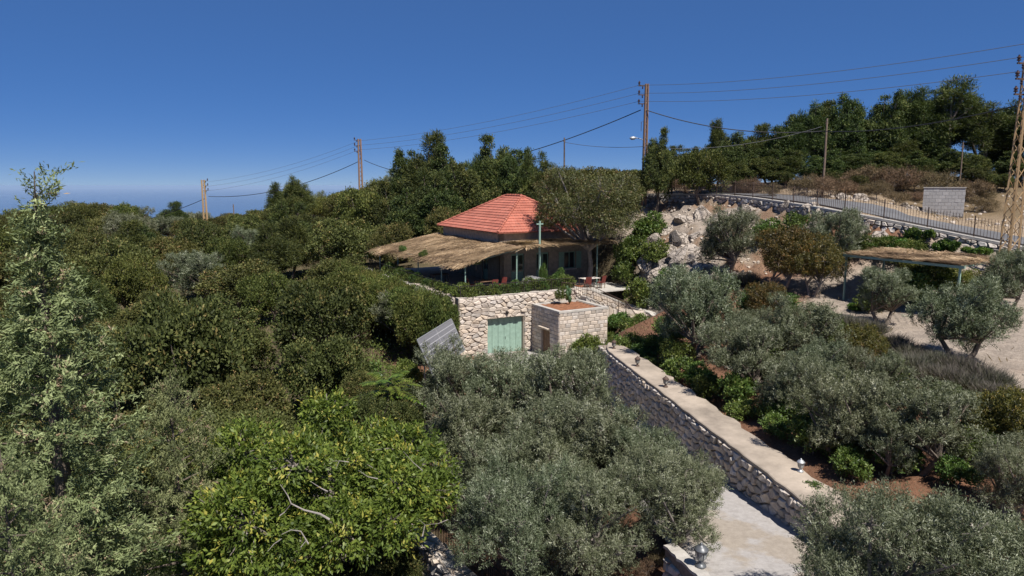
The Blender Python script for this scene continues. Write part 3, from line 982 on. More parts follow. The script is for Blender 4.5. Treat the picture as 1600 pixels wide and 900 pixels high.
# garage wall
zt, zb = .42, -4.3                                   # above / below terrace level
gl = empty("garage_wall", tuple(HL(-6.5, -7, -3.9)), PHI, "pale rubble limestone wall under the terrace holding the green garage door", "wall")
def loc_ab(parent_a, parent_b, parent_z):
    return lambda a, b, z: Vector((a-parent_a, b-parent_b, z-parent_z))
lg = loc_ab(-6.5, -7, -3.9)
D0, D1, DT, DB = -4.38, -1.63, -1.1, -3.72           # garage door opening
m = wall_grid(9.6, zt-zb, .5, [(D0+6.5, D1+6.5, 0, DT-zb)])
o = m.build("core", M['mortar_pale'], gl); o.location = lg(-6.5, -7+.02, zb)
class _F: pass
proxy = gl
cells = voronoi_cells(9.6, zt-zb, .50, .25, rng, .95, holes=[(D0+6.5-.02, D1+6.5+.02, 0, DT-zb+.02)])
def face_local(parent, cells, O, e1, e2, n, mats, **kw):
    """stone_face in the parent's own (rotated) coordinates"""
    save = Vector(parent.location); 
    return stone_face(_Shift(parent, O), cells, (0,0,0), e1, e2, n, rng, mats, **kw)
class _Shift:
    def __init__(s, p, O): s.location = Vector((0,0,0)) - Vector(O); s.p = p
_link0 = link
def link(o, parent=None):
    return _link0(o, parent.p if isinstance(parent, _Shift) else parent)
X_, Y_, Z_ = Vector((1,0,0)), Vector((0,1,0)), Vector((0,0,1))
face_local(gl, cells, lg(-6.5,-7,zb), X_, Z_, -Y_, [M['lime'], M['lime'], M['lime_block']], joint=.013, depth=.07, bulge=.05, tilt=.45)
# left return of the wall
cells = voronoi_cells(8, zt-zb, .6, .31, rng, .8)
m = MB(); m.box(0, .45, .02, 8, 0, zt-zb); o = m.build("core", M['mortar_pale'], gl); o.location = lg(-6.5,-6.48,zb)
face_local(gl, cells, lg(-6.5, 1.5, zb), -Y_, Z_, -X_, [M['lime'], M['lime_block']], joint=.02, depth=.06, bulge=.045, tilt=.35, limit=0)
m = MB()                                            # coping
m.box(0, 9.6, -.03, .5, 0, .05); o = m.build("coping", M['lime_block'], gl); o.location = lg(-6.5,-7,zt+.003)
m = MB(); m.box(D0+6.5-.25, D1+6.5+.25, -.035, .3, 0, .24); o = m.build("lintel", M['lime'], gl); o.location = lg(-6.5,-7,DT+.004)
# green plank door, set back in the opening
gd = MB(); gd.box(D0-.02, D1+.02, .30, .34, DB, DT); gdo = gd.build("door", M['green_pale'], gl); gdo.location = lg(0,-7,0)
npk = 6; pw = (D1-D0)/npk
for i in range(npk):
    m = MB(); m.box(D0+i*pw+.012, D0+(i+1)*pw-.012, .262, .298, DB+.02, DT-.02); m.build("plank", M['green_pale'], gdo)
m = MB(); m.tube([(D0+3*pw+.09,.24,DB+1.05),(D0+3*pw+.09,.24,DB+1.25)], .014); m.build("handle", M['iron'], gdo)
# wall lamp above the door
wlp = empty("wall_lamp", tuple(HL(-3.0,-7.06,-.72)), PHI, "small dark lamp fixed above the green garage door", "lamp")
m = MB(); m.box(-.05,.05,-.03,.0,-.08,.08); m.build("bracket", M['iron'], wlp)
m = MB(); m.lathe([(.02,.1),(.1,.06),(.11,.03),(.07,-.12),(.03,-.15)], 8, (0,-.16,0)); m.tube([(0,-.03,.05),(0,-.16,.1)], .014); m.build("shade", M['iron'], wlp)

# ------------------------------------------------------------------ planter box beside the garage
pa0, pa1, pb0, pb1, pzt, pzb = -1.0, 2.8, -10.6, -7.1, -.3, -3.9
pl = empty("stone_planter", tuple(HL(pa0, pb0, pzb)), PHI, "square raised planter of dressed limestone blocks filled with red soil", "planter")
lp_ = loc_ab(pa0, pb0, pzb)
DW, DH = pb1-pb0, pzt-pzb
door_h = (.55, 1.75, 0, 2.15)                        # cellar doorway in the left face, along -b
m = MB(); t = .34
m.box(0, pa1-pa0, .02, t, 0, DH-.05); m.box(pa1-pa0-t, pa1-pa0-.02, t, DW, 0, DH-.05)
m.build("core", M['mortar_pale'], pl)
m = wall_grid(DW-t, DH-.05, t-.02, [(1.25, 2.35, 0, 2.1)]); o = m.build("core", M['mortar_pale'], pl); o.location = (.02, DW, 0); o.rotation_euler = (0,0,-math.pi/2)
def block_cells(L, H, bl, bh, holes=()):
    out = []; rows = round(H/bh); bh = H/rows
    for j in range(rows):
        x = 0.0; first = True
        while x < L-.02:
            w = bl*rng.uniform(.65, 1.35) if not (first and j % 2) else bl*rng.uniform(.4,.6)
            first = False
            x1 = min(L, x+w)
            if L-x1 < bl*.3: x1 = L
            jx = .012
            poly = [(x, j*bh), (x1, j*bh), (x1, (j+1)*bh), (x, (j+1)*bh)]
            ok = True
            for h in holes:
                if x1 > h[0] and x < h[1] and (j+1)*bh > h[2]+.02 and j*bh < h[3]-.05:
                    if x < h[0]-.08 and x1 > h[0]: poly = [(x, j*bh), (h[0], j*bh), (h[0], (j+1)*bh), (x, (j+1)*bh)]
                    elif x1 > h[1]+.08 and x < h[1]: poly = [(h[1], j*bh), (x1, j*bh), (x1, (j+1)*bh), (h[1], (j+1)*bh)]
                    else: ok = False
            if ok: out.append(poly)
            x = x1
    return out
face_local(pl, block_cells(pa1-pa0, DH-.12, .46, .25), (0,0,0), X_, Z_, -Y_, [M['lime_block']], joint=.013, depth=.025, bulge=.014, name="block", tilt=.08)
face_local(pl, block_cells(DW, DH-.12, .46, .25, [(1.25, 2.35, 0, 2.1)]), (0, DW, 0), -Y_, Z_, -X_, [M['lime_block']], joint=.013, depth=.025, bulge=.014, name="block", tilt=.08)
face_local(pl, block_cells(DW, DH-.12, .46, .25), (pa1-pa0, 0, 0), Y_, Z_, X_, [M['lime_block']], joint=.013, depth=.025, bulge=.014, name="block", tilt=.08, limit=60)
m = MB(); LA = pa1-pa0
m.box(-.05, LA+.05, -.05, .26, 0, .12); m.box(-.05, .26, .262, DW, 0, .12); m.box(LA-.26, LA+.05, .262, DW, 0, .12); m.box(.262, LA-.262, DW-.22, DW, 0, .12)
o = m.build("rim", M['capgrey'], pl); o.location = (0,0,DH-.118)
m = MB(); k = 14; vs = []
for j in range(k+1):
    for i in range(k+1):
        vs.append((.25+(LA-.5)*i/k, .25+(DW-.45)*j/k, DH-.10+rng.uniform(-.03,.05)+.08*math.sin(math.pi*i/k)*math.sin(math.pi*j/k)))
m.add(vs, [(j*(k+1)+i, j*(k+1)+i+1, (j+1)*(k+1)+i+1, (j+1)*(k+1)+i) for j in range(k) for i in range(k)])
o = m.build("soil", M['redsoil'], pl); o["label"] = "red soil filling the planter"
m = MB(); m.box(-.06, .1, DW-2.5, DW-1.1, 2.1, 2.24); m.box(-.3,.05, DW-2.42, DW-1.2, 2.245, 2.30); m.build("lintel", M['lime'], pl)
m = MB(); m.box(.16, .2, DW-2.34, DW-1.26, 0, 2.09); d = m.build("door", M['wood'], pl)
m = MB(); m.tube([(.13, DW-2.2, 1.0),(.13, DW-2.2, 1.15)], .014); m.build("handle", M['iron'], d)
for i in range(5):
    m = MB(); y0 = DW-2.33+i*.213; m.box(.135,.158, y0+.008, y0+.2, .02, 2.06); m.build("plank", M['wood'], d)

# ------------------------------------------------------------------ stairs, railings
st = empty("stone_stairs", tuple(HL(6.2,-7,-3)), PHI, "stone stairs with iron handrail descending from terrace past the planter", "stairs")
ls = loc_ab(6.2,-7,-3)
def step_run(a0, b0, z0, da, db, n, rise, tread, wid_a, wid_b):
    for i in range(n):
        A = a0 + da*tread*i; B = b0 + db*tread*i; Zt = z0 - rise*i
        p = ls(A, B, Zt)
        m = MB(); m.box(p.x, p.x+wid_a, p.y-wid_b, p.y, p.z-.9, p.z); m.build("step", M['lime_block'], st)
step_run(2.95,-6.6,-.05, 1,-.18, 7, .17, .36, .36, 1.25)       # out along the terrace edge
m = MB(); p = ls(5.47,-7.0,-1.24); m.box(p.x, p.x+1.5, p.y-2.3, p.y-.3, p.z-1.2, p.z); m.build("landing", M['lime_block'], st)
step_run(5.45,-9.35,-1.4, -.15,-1, 9, .17, .34, 1.2, .34)
def rail_run(pts, h, n_picket, parent, mat):
    for p, q in zip(pts[:-1], pts[1:]):
        p = Vector(p); q = Vector(q)
        bar("top_rail", p+UP*h, q+UP*h, .045, mat, parent); bar("bottom_rail", p+UP*.12, q+UP*.12, .025, mat, parent)
        bar("post", p, p+UP*(h+.04), .045, mat, parent)
        k = max(2, int((q-p).length/n_picket))
        for i in range(1, k):
            s = p.lerp(q, i/k); bar("picket", s+UP*.12, s+UP*h, .016, mat, parent)
    bar("post", q, q+UP*(h+.04), .045, mat, parent)
sr = empty("stair_railing", tuple(HL(2.9,-7.3,-.1)), PHI, "dark iron handrail with pickets following the stone stairs down", "railing")
lr = loc_ab(2.9,-7.3,-.1)
rail_run([lr(1.6,-6.75,.0), lr(2.95,-7.95,-.05), lr(5.5,-8.25,-1.25), lr(5.35,-9.3,-1.3), lr(4.9,-12.4,-2.85)], .95, .14, sr, M['rusty'])
swl = empty("stair_wall", tuple(HL(6,-6,-2)), PHI, "curving pale stone wall with coping on the upper side of stairs", "wall")
lsw = loc_ab(6,-6,-2)
pts = [(2.9,-6.2,.45),(4.4,-6.3,.2),(5.6,-6.6,-.35),(7.0,-7.2,-1.0),(7.6,-9.4,-1.35),(7.3,-12.2,-2.2)]
for p, q in zip(pts[:-1], pts[1:]):
    P0 = lsw(*p); P1 = lsw(*q); d = Vector((P1.x-P0.x, P1.y-P0.y, 0)); L = d.length; d /= L
    n = Vector((d.y, -d.x, 0)); nb = Vector((-d.y, d.x, 0))
    m = MB()
    c = []
    for s, e in ((P0, 0), (P1, 1)):
        for off in (-.2, .2):
            c.append(s + nb*off)
    vs = [(v.x,v.y,v.z-.05) for v in c] + [(v.x,v.y,v.z-2.4) for v in c]
    m.add(vs, [(0,2,3,1),(4,5,7,6),(0,4,6,2),(1,3,7,5),(0,1,5,4),(2,6,7,3)]); m.build("core", M['mortar_pale'], swl)
    m = MB(); c2 = []
    for s in (P0, P1):
        for off in (-.26, .26): c2.append(s + nb*off)
    vs = [(v.x,v.y,v.z+.05) for v in c2] + [(v.x,v.y,v.z-.048) for v in c2]
    m.add(vs, [(0,2,3,1),(4,5,7,6),(0,4,6,2),(1,3,7,5),(0,1,5,4),(2,6,7,3)]); m.build("coping", M['capgrey'], swl)
    cs = voronoi_cells(L, 1.9, .5, .26, rng, .6)
    face_local(swl, cs, P0 + n*.2 - UP*1.97, (P1-P0)/L, UP, n, [M['lime_block'], M['lime']], joint=.016, depth=.04, bulge=.03)
tr = empty("terrace_railing", tuple(HL(-6.3,-6.85,.42)), PHI, "black iron railing along the terrace edge over the garage wall", "railing")
lt = loc_ab(-6.3,-6.85,.42)
rail_run([lt(-6.25,-6.8,.5), lt(-3.9,-6.8,.5), lt(-1.5,-6.8,.5), lt(.7,-6.8,.5), lt(2.6,-6.8,.5)], .72, .16, tr, M['iron'])
tr2 = empty("terrace_railing", tuple(HL(-6.3,-6.6,.1)), PHI, "black iron railing along the shrub side of the terrace left of the canopy", "railing")
lt = loc_ab(-6.3,-6.6,.1)
rail_run([lt(-6.25,-6.5,.3), lt(-6.25,-2.0,.25), lt(-6.25,3,.2), lt(-6.25,8,.2), lt(-6.25,13.5,.2)], .85, .2, tr2, M['iron'])
# side terrace kerb
bw = empty("terrace_kerb", tuple(HL(-6.4,0,-2.5)), PHI, "pale stone kerb wall under the railing on the shrub side of the terrace", "wall")
m = MB(); m.box(-.25,.12,1.6,14,-1.5,2.68); m.build("core", M['mortar_pale'], bw)
m = MB(); m.box(-.32,.2,-6.4,14,2.683,2.78); m.build("coping", M['greystone'], bw)

# ------------------------------------------------------------------ reed canopy on green steel frame
cp = empty("veranda_canopy", tuple(H0), PHI, "sagging straw reed canopy on pale green posts around the house", "canopy")
def cz(a):
    return 3.35 if a >= 1 else 3.35 - (1-a)/5.5*1.12
def edge_a(b):
    return -4.35 - (b+3.4)/16.4*1.05
for b in (-3.4, .4, 4.6, 8.8, 13.0):
    a = edge_a(b); bar("post", (a,b,0), (a,b,cz(a)-.05), .075, M['green_pale'], cp)
for a in (-.2,): bar("post", (a,-3.4,0), (a,-3.4,cz(a)-.05), .075, M['green_pale'], cp)
bar("post", (7.0,-3.4,0), (7.0,-3.4,3.3), .075, M['green_pale'], cp)
bar("beam", (edge_a(-3.7)-.4,-3.4,cz(-4.75)), (1.0,-3.4,3.33), .10, M['green_pale'], cp)
bar("beam", (1.0,-3.4,3.33), (8.6,-3.4,3.33), .10, M['green_pale'], cp)
bar("beam", (edge_a(-3.6),-3.7,cz(-4.35)-.02), (edge_a(13.4),13.5,cz(-5.4)-.02), .09, M['green_pale'], cp)
for b in (.4,4.6,8.8,13.0):
    bar("rafter", (edge_a(b)-.3,b,cz(edge_a(b)-.3)-.03), (.38,b,cz(.38)-.03), .07, M['green_pale'], cp)
for a in (2.8,4.9,7.0): bar("rafter", (a,-3.7,3.30), (a,.38,3.30), .07, M['green_pale'], cp)
# thatch
nr = np.random.default_rng(11)
def canopy_z(a, b):
    base = np.where(a >= 1, 3.42, 3.42 - (1-a)/5.5*1.12)
    return base + .05*vnoise(a, b, .9, 21) + .035*vnoise(a, b, 2.6, 22) - .05*np.sin((b-.4)/4.2*math.pi)**2
def thatch_mask(a, b, pad=0.0):
    ea = -4.6 - (b+3.4)/16.4*1.05
    left = (a > ea - pad - .35*np.abs(vnoise(b, b*0, 1.6, 3))) & (a < .42) & (b > -3.75-pad) & (b < 13.3)
    fr = (a >= .42) & (a < 8.4+pad) & (b > -3.65-pad-.15*np.abs(vnoise(a, a*0, 1.9, 4))) & (b < .4)
    return left | fr
ag = np.arange(-6.2, 8.5, .3); bg_ = np.arange(-3.9, 13.4, .3)
AG, BG = np.meshgrid(ag, bg_)
ZG = canopy_z(AG, BG) - .05
ok = thatch_mask(AG + .15, BG + .15)
idx = np.arange(AG.size).reshape(AG.shape)
qs = np.stack([idx[:-1,:-1], idx[:-1,1:], idx[1:,1:], idx[1:,:-1]], -1)[ok[:-1,:-1] & ok[1:,1:]]
used = np.unique(qs); remap = -np.ones(AG.size, int); remap[used] = np.arange(len(used))
Vg = np.stack([AG.ravel(), BG.ravel(), ZG.ravel()], -1)[used]
tm_ = np_mesh("reed_mat", Vg, remap[qs], M['reed'], tint=nr.random(len(qs))*.4+.05)
link(bpy.data.objects.new("reed_mat", tm_), cp)
N = 26000
a = nr.uniform(-6.3, 8.5, N*2); b = nr.uniform(-3.9, 13.4, N*2)
k = thatch_mask(a, b); a = a[k][:N]; b = b[k][:N]; N = len(a)
patch = vnoise(a, b, .9, 31)*.5 + vnoise(a, b, 2.6, 32)*.35
ang = np.where(a < .5, math.pi, -math.pi/2) + vnoise(a, b, .55, 33)*.9 + nr.normal(0, .28, N)
Ls = nr.uniform(.35, 1.1, N); wd = nr.uniform(.012, .034, N)
z0_ = canopy_z(a, b) + nr.uniform(-.03, .05, N) + .05*np.maximum(0, patch)
dx, dy = np.cos(ang), np.sin(ang)
a2 = a + dx*Ls; b2 = b + dy*Ls
over = ~thatch_mask(a2, b2)
z2_ = canopy_z(a2, b2) + nr.uniform(-.02, .14, N) - over*nr.uniform(.02, .22, N)
sx, sy = -dy*wd, dx*wd
Vt = np.stack([np.stack([a-sx, b-sy, z0_], -1), np.stack([a+sx, b+sy, z0_], -1), np.stack([a2+sx*.5, b2+sy*.5, z2_], -1), np.stack([a2-sx*.5, b2-sy*.5, z2_], -1)], 1).reshape(-1, 3)
tint = np.clip(.52 + patch*.6 + nr.normal(0, .2, N), 0, 1)
o = link(bpy.data.objects.new("reed_thatch", np_mesh("reed_thatch", Vt, np.arange(N*4).reshape(-1,4), M['reed'], tint)), cp)
o["kind"] = "stuff"
# tall green post with a cross arm
cpst = empty("cross_post", tuple(HL(1.62,-3.62,0)), PHI, "tall pale green post with a short cross arm rising above the canopy", "post")
bar("post", (0,0,0), (0,0,5.15), .12, M['green_pale'], cpst)
bar("cross_arm", (-.28,0,4.92), (.28,0,4.92), .10, M['green_pale'], cpst, .085)

# ------------------------------------------------------------------ things on the terrace
def chair(a, b, rz, label, mat, group="chairs on the terrace"):
    t = empty("terrace_chair", tuple(HL(a, b, 0)), PHI+rz, label, "chair", group)
    m = MB(); m.box(-.23,.23,-.23,.23,.42,.47); m.build("seat", mat, t)
    m = MB(); m.add([(-.23,.2,.5),(.23,.2,.5),(.23,.32,.98),(-.23,.32,.98),(-.23,.23,.5),(.23,.23,.5),(.23,.35,.98),(-.23,.35,.98)], [(0,1,2,3),(7,6,5,4),(0,4,5,1),(1,5,6,2),(2,6,7,3),(3,7,4,0)]); m.build("backrest", mat, t)
    for x in (-.2,.2):
        for y in (-.2,.2): bar("leg", (x,y,0), (x,y,.42), .035, M['wood'], t)
def table(a, b, rz, w, d, label, mat, top=None):
    t = empty("terrace_table", tuple(HL(a, b, 0)), PHI+rz, label, "table")
    m = MB(); m.box(-w/2,w/2,-d/2,d/2,.71,.75); m.build("table_top", top or mat, t)
    for x in (-w/2+.06,w/2-.06):
        for y in (-d/2+.06,d/2-.06): bar("leg", (x,y,0), (x,y,.71), .05, mat, t)
table(-2.0,-2.0,.1,1.6,.9,"wooden table under the canopy corner behind the hedge", M['wood'])
chair(-3.0,-1.5,1.4,"red chair at the wooden table, side toward the shrubs", M['red_fab'])
chair(-1.9,-3.0,3.1,"red chair at the wooden table, side toward the garage wall", M['red_fab'])
chair(-1.0,-2.6,-1.2,"red chair at the wooden table, side toward the tarp", M['red_fab'])
table(5.6,-4.4,.0,1.5,.8,"dark table with grey stone top under the canopy near the stairs", M['wood'], M['greystone'])
chair(4.9,-5.2,2.8,"red chair in front of the grey topped table", M['red_fab'])
chair(6.2,-5.1,3.4,"red chair beside the stair end of the grey topped table", M['red_fab'])
table(-3.6,3.2,0,1.4,.8,"wooden table on the shrub side of the terrace", M['wood'])
m = MB(); k = 12; vs = []                            # grey tarp draped over something
for j in range(k+1):
    for i in range(k+1):
        x = (i/k-.5)*2.4; y = (j/k-.5)*1.3
        e = max(abs(x)/1.2, abs(y)/.65)
        h = 1.25 - .25*abs(x+.3) if e < .72 else (1.25-.25*abs(x+.3))*(1-(e-.72)/.28)
        vs.append((x*(1+.08*math.sin(j*2.1)), y*(1+.1*math.sin(i*1.7)), max(.02, h + .06*math.sin(i*1.9+j*1.3))))
m.add(vs, [(j*(k+1)+i, j*(k+1)+i+1, (j+1)*(k+1)+i+1, (j+1)*(k+1)+i) for j in range(k) for i in range(k)])
tp = empty("covered_swing", tuple(HL(.6,-4.9,0)), PHI, "grey tarpaulin draped over a low swing seat at the terrace edge", "cover")
m.build("tarp", M['tarp'], tp, True)
for i, (a, b, s) in enumerate([(2.55,-5.2,.26),(3.6,-6.0,.3),(-4.6,-5.4,.28)]):
    lab = ["terracotta pot at the foot of the cross post","terracotta pot near the top of the stairs","terracotta pot at the far corner of the terrace rail"][i]
    t = empty("plant_pot", tuple(HL(a,b,0)), 0, lab, "pot", "plant pots on the terrace")
    m = MB(); m.lathe([(s*.7,0),(s,s*1.5),(s*1.08,s*1.52),(s*1.08,s*1.75),(s*.9,s*1.75),(s*.85,s*1.6)], 12); m.build("pot", M['clay'], t, True)

# ------------------------------------------------------------------ solar panel on a stand
TL, TRr = P(652, 531, 36.0), None
TL = P(652, 531, 35.6); TRp = P(705, 498, 41.4); TRp.z = TL.z
wdir = (TRp-TL).normalized(); Wd = (TRp-TL).length
sd = Vector((wdir.y, -wdir.x, 0)); tilt = R(66)
down = sd*math.cos(tilt) - UP*math.sin(tilt)
Lp = 2.1
spn = empty("solar_panel", tuple(TL + wdir*Wd/2 + UP*(-2.8)), 0, "large tilted grey solar panel array standing behind the olive trees", "solar panel")
sb = spn.location.copy()
nrmp = wdir.cross(down).normalized()
if nrmp.z < 0: nrmp = -nrmp
def sp(u, v, w=0): return tuple(TL + wdir*(u*Wd) + down*(v*Lp) + nrmp*w - sb)
m = MB()
m.add([sp(0,0,-.035), sp(1,0,-.035), sp(1,1,-.035), sp(0,1,-.035), sp(0,0,0), sp(1,0,0), sp(1,1,0), sp(0,1,0)], [(0,1,2,3),(7,6,5,4),(0,4,5,1),(1,5,6,2),(2,6,7,3),(3,7,4,0)])
m.build("back_sheet", M['sheet'], spn)
nu, nv = 2, 7
for i in range(nu):
    for j in range(nv):
        m = MB(); u0=i/nu+.003; u1=(i+1)/nu-.003; v0=j/nv+.008; v1=(j+1)/nv-.008
        m.add([sp(u0,v0,.004),sp(u1,v0,.004),sp(u1,v1,.004),sp(u0,v1,.004)], [(0,1,2,3)])
        m.build("cell_row", M['cell'], spn)
for (u0,v0,u1,v1) in ((0,0,1,0),(1,0,1,1),(1,1,0,1),(0,1,0,0)):
    bar("frame", sp(u0,v0,.0), sp(u1,v1,.0), .05, M['grey_metal'], spn)
for u in (.15,.85):
    t = Vector(sp(u,.1,-.04)); f = Vector(sp(u,.95,-.04)); g = gz((t+sb).x, (t+sb).y)-sb.z-.2
    bar("leg", t, (t.x, t.y, g), .07, M['grey_metal'], spn); bar("leg", f, (f.x, f.y, g), .07, M['grey_metal'], spn)

# ------------------------------------------------------------------ utility poles and cables
def lattice_pole(base, h, w0, w1, rz, mat, label, insul_side=1, singles=True, light=False, legw=.085):
    t = empty("utility_pole", tuple(base), rz, label, "utility pole", "lattice power poles")
    def cw(z): return (w0 + (w1-w0)*z/h)/2
    for sx in (-1,1):
        for sy in (-1,1):
            bar("leg", (sx*cw(-.3),sy*cw(-.3),-.3), (sx*cw(h),sy*cw(h),h), legw, mat, t)
    step = .62; z = .15; s = 1; m = MB()
    while z + step < h:
        z1 = z + step
        for (ax) in (0,1):
            for sd in (-1,1):
                c0, c1 = cw(z), cw(z1)
                p, q = ((-s*c0, sd*c0, z), (s*c1, sd*c1, z1)) if ax == 0 else ((sd*c0, -s*c0, z), (sd*c1, s*c1, z1))
                if singles and ax == 0: bar("brace", p, q, .045, mat, t, .02)
                else: m.tube([p, q], .02, 4)
        z = z1; s = -s
    if m.v: m.build("bracing", mat, t)
    # three cross arms with porcelain insulators
    for i in range(3):
        zz = h - .18 - i*.78
        m = MB(); m.box(-.05 if insul_side > 0 else -.78, .78 if insul_side > 0 else .05, -.04, .04, zz-.04, zz+.04); arm = m.build("cross_arm", M['rusty'], t)
        m = MB(); x = .7*insul_side
        m.lathe([(.03,.04),(.03,.1),(.10,.13),(.10,.18),(.05,.22),(.11,.26),(.10,.31),(.05,.36),(.04,.42)], 8, (x,0,zz)); m.build("insulator", M['dark_glaze'], arm)
        m = MB(); m.lathe([(.03,-.04),(.08,-.09),(.03,-.16),(.08,-.2),(.03,-.27)], 8, (x*.55,0,zz)); m.build("insulator", M['dark_glaze'], arm)
    if light:
        l = MB(); l.tube([(-.15*1,0,4.75+1.05),(-.5,-.1,5.95),(-.95,-.15,6.02)], .035, 6); a = l.build("lamp_arm", M['grey_metal'], t)
        l = MB(); l.tube([(-.9,-.15,6.02),(-1.1,-.16,6.0),(-1.35,-.17,5.98),(-1.5,-.18,5.98)], [.06,.15,.15,.05], 8); l.build("lamp_head", M['grey_metal'], a, True)
        l = MB(); l.tube([(-.16,0,7.45),(-.42,0,7.45),(-.42,0,6.6)], .025, 5); l.build("bracket", M['rusty'], t)
    return t
p_r = P(1578, 380, 36.8); p_r.z = gz(p_r.x, p_r.y)
top_r = 7.15 - p_r.z
lattice_pole(p_r, 11.2, .62, .30, .25, M['pole_tan'], "tall tan lattice power pole rising beside the road fence, cut by the photo edge", -1)
p_c = P(1006, 305, 63.0); p_c.z = gz(p_c.x, p_c.y)
hc = P(1006, 131, 63.0).z - p_c.z
lattice_pole(p_c, hc, .32, .20, .1, M['pole_rust'], "rust brown lattice power pole with street lamp above the almond tree", -1, True, True, .10)
p_2 = P(565, 325, 100); p_2.z = gz(p_2.x, p_2.y) - .2
h2 = P(565, 217, 100).z - p_2.z
lattice_pole(p_2, h2, .5, .32, .1, M['pole_rust'], "distant lattice power pole above dark trees behind the canopy", -1, False, False, .15)
p_3 = P(323, 372, 114); p_3.z = gz(p_3.x, p_3.y) - .2
h3 = P(323, 281, 114).z - p_3.z
lattice_pole(p_3, h3, .6, .4, .2, M['pole_tan'], "pale tan lattice power pole standing in the oak scrub on the skyline", 1, False, False, .12)
p_4 = P(135, 356, 146); p_4.z = gz(p_4.x, p_4.y) - .2
h4 = P(135, 324, 146).z - p_4.z
lattice_pole(p_4, max(4, h4), .85, .6, .2, M['pole_rust'], "farthest lattice pole, stub in front of the domed tree", 1, False, False, .15)

def thin_pole(px, top, bot, Y, r, label, mat):
    b = P(px, bot, Y); b.z = gz(b.x, b.y) - .3; t_ = P(px, top, Y)
    t = empty("thin_pole", tuple(b), 0, label, "pole", "thin poles")
    m = MB(); m.tube([(0,0,0),(.03,0,(t_.z-b.z)*.5),(0,0,t_.z-b.z)], [r,r*.85,r*.7], 8); m.build("shaft", mat, t)
    m = MB(); m.box(-.12,.12,-.03,.03,t_.z-b.z-.4,t_.z-b.z-.32); m.build("bracket", M['rusty'], t)
    return t_
thin_pole(881, 215, 290, 72, .10, "thin timber pole behind the almond tree and roof", M['wood_pole'])
tp2 = thin_pole(1284, 185, 312, 56, .11, "slim brown timber pole in front of the evergreens by the road", M['wood_pole'])
thin_pole(367, 319, 362, 118, .12, "thin pole in the oak scrub near the tan lattice pole", M['wood_pole'])
thin_pole(1497, 222, 305, 58, .07, "thin pale pole among the tall evergreens above the block wall", M['wood_pole'])

def cable(name, p, q, sag, r, mat, label, group):
    p = Vector(p); q = Vector(q); m = MB(); n = 24
    pts = [p.lerp(q, i/n) - UP*(sag*4*(i/n)*(1-i/n)) for i in range(n+1)]
    m.tube(pts, r, 5, False)
    tag(m.build(name, mat), label, "cable", group)
HV = "high voltage wires"
def top_pt(b, h, i, dx): return Vector((b.x+dx, b.y, b.z+h-.18-i*.78+.36))
words = ["top", "middle", "lowest"]
endR = [P(1700, 58, 34), P(1700, 80, 34), P(1700, 102, 34)]
for i in range(3):
    A = P(1598, [69, 89, 111][i], 36.6); B = P(1000, [133,145.5,158][i], 62.9); C = P(561, [220,227,234][i], 99.8); D = P(326, [284,291,298][i], 113.8)
    cable("power_cable", A, B, .5, .016, M['wire'], f"{words[i]} of three thin wires right of the rust brown lattice pole", HV)
    cable("power_cable", B, C, .7, .016, M['wire'], f"{words[i]} of three thin wires between the rust brown pole and the distant pole", HV)
    cable("power_cable", C, D, .8, .014, M['wire'], f"{words[i]} of three faint wires between the two distant lattice poles", HV)
    cable("power_cable", A, P(1800, [36,58,80][i], 26), .3, .016, M['wire'], f"{words[i]} wire leaving the photo edge beyond the tan pole", HV)
LV = "thick bundled cables"
cable("power_cable", P(1010,172,62.8), P(1284,205,56), .75, .04, M['cable'], "thick black cable sagging from the rust brown pole to the slim pole", LV)
cable("power_cable", P(1284,205,56), P(1588,165,36.8), .45, .03, M['cable'], "thick black cable rising from the slim pole to the tan lattice pole", LV)
cable("power_cable", P(1001,172,62.8), P(700,262,96), .9, .045, M['cable'], "thick black cable dropping from the rust brown pole over the roof trees", LV)
cable("power_cable", P(881,222,72), P(1004,229,62.8), .25, .022, M['wire'], "thin grey cable between the timber pole and the rust brown pole", LV)
cable("power_cable", P(1006,229,62.8), P(1284,198,56), .75, .022, M['wire'], "thin grey cable sagging low from the rust brown pole toward the evergreens", LV)
cable("power_cable", P(561,252,99.8), P(326,307,113.8), 1.5, .045, M['cable'], "thick black cable sagging between the two distant lattice poles", LV)
cable("power_cable", P(569,250,99.8), P(665,272,90), .5, .04, M['cable'], "short black cable from the distant pole into the dark trees", LV)
cable("power_cable", P(321,310,113.8), P(137,360,146), 1.0, .05, M['cable'], "thick black cable falling from the tan pole behind the scrub", LV)

# ------------------------------------------------------------------ garden lanterns
def lantern(loc, s, label, mat):
    t = empty("garden_lantern", loc, rng.uniform(0,1), label, "lantern", "lanterns on the drive walls")
    m = MB(); m.lathe([(.12*s,0),(.12*s,.02*s),(.07*s,.05*s),(.045*s,.10*s),(.05*s,.12*s),(.035*s,.14*s)], 10); m.build("base", mat, t, True)
    m = MB(); m.lathe([(.07*s,.14*s),(.085*s,.16*s),(.10*s,.19*s),(.125*s,.36*s)], 6); m.build("glass", M['lantern_glass'], t)
    for k in range(6):
        a = k*math.pi/3; bar("glazing_bar", (.1*s*math.cos(a),.1*s*math.sin(a),.17*s), (.128*s*math.cos(a),.128*s*math.sin(a),.36*s), .014*s, mat, t)
    m = MB(); m.lathe([(.16*s,.36*s),(.15*s,.385*s),(.09*s,.45*s),(.03*s,.47*s),(.035*s,.5*s),(.01*s,.53*s)], 8); m.build("cap", mat, t, True)
def wall_pt(y, off): q = pA + (pB-pA).normalized()*((y-Y0)/((pB-pA).normalized().y)) - nrm*off; return (q.x, q.y, WALL_TOP+.012)
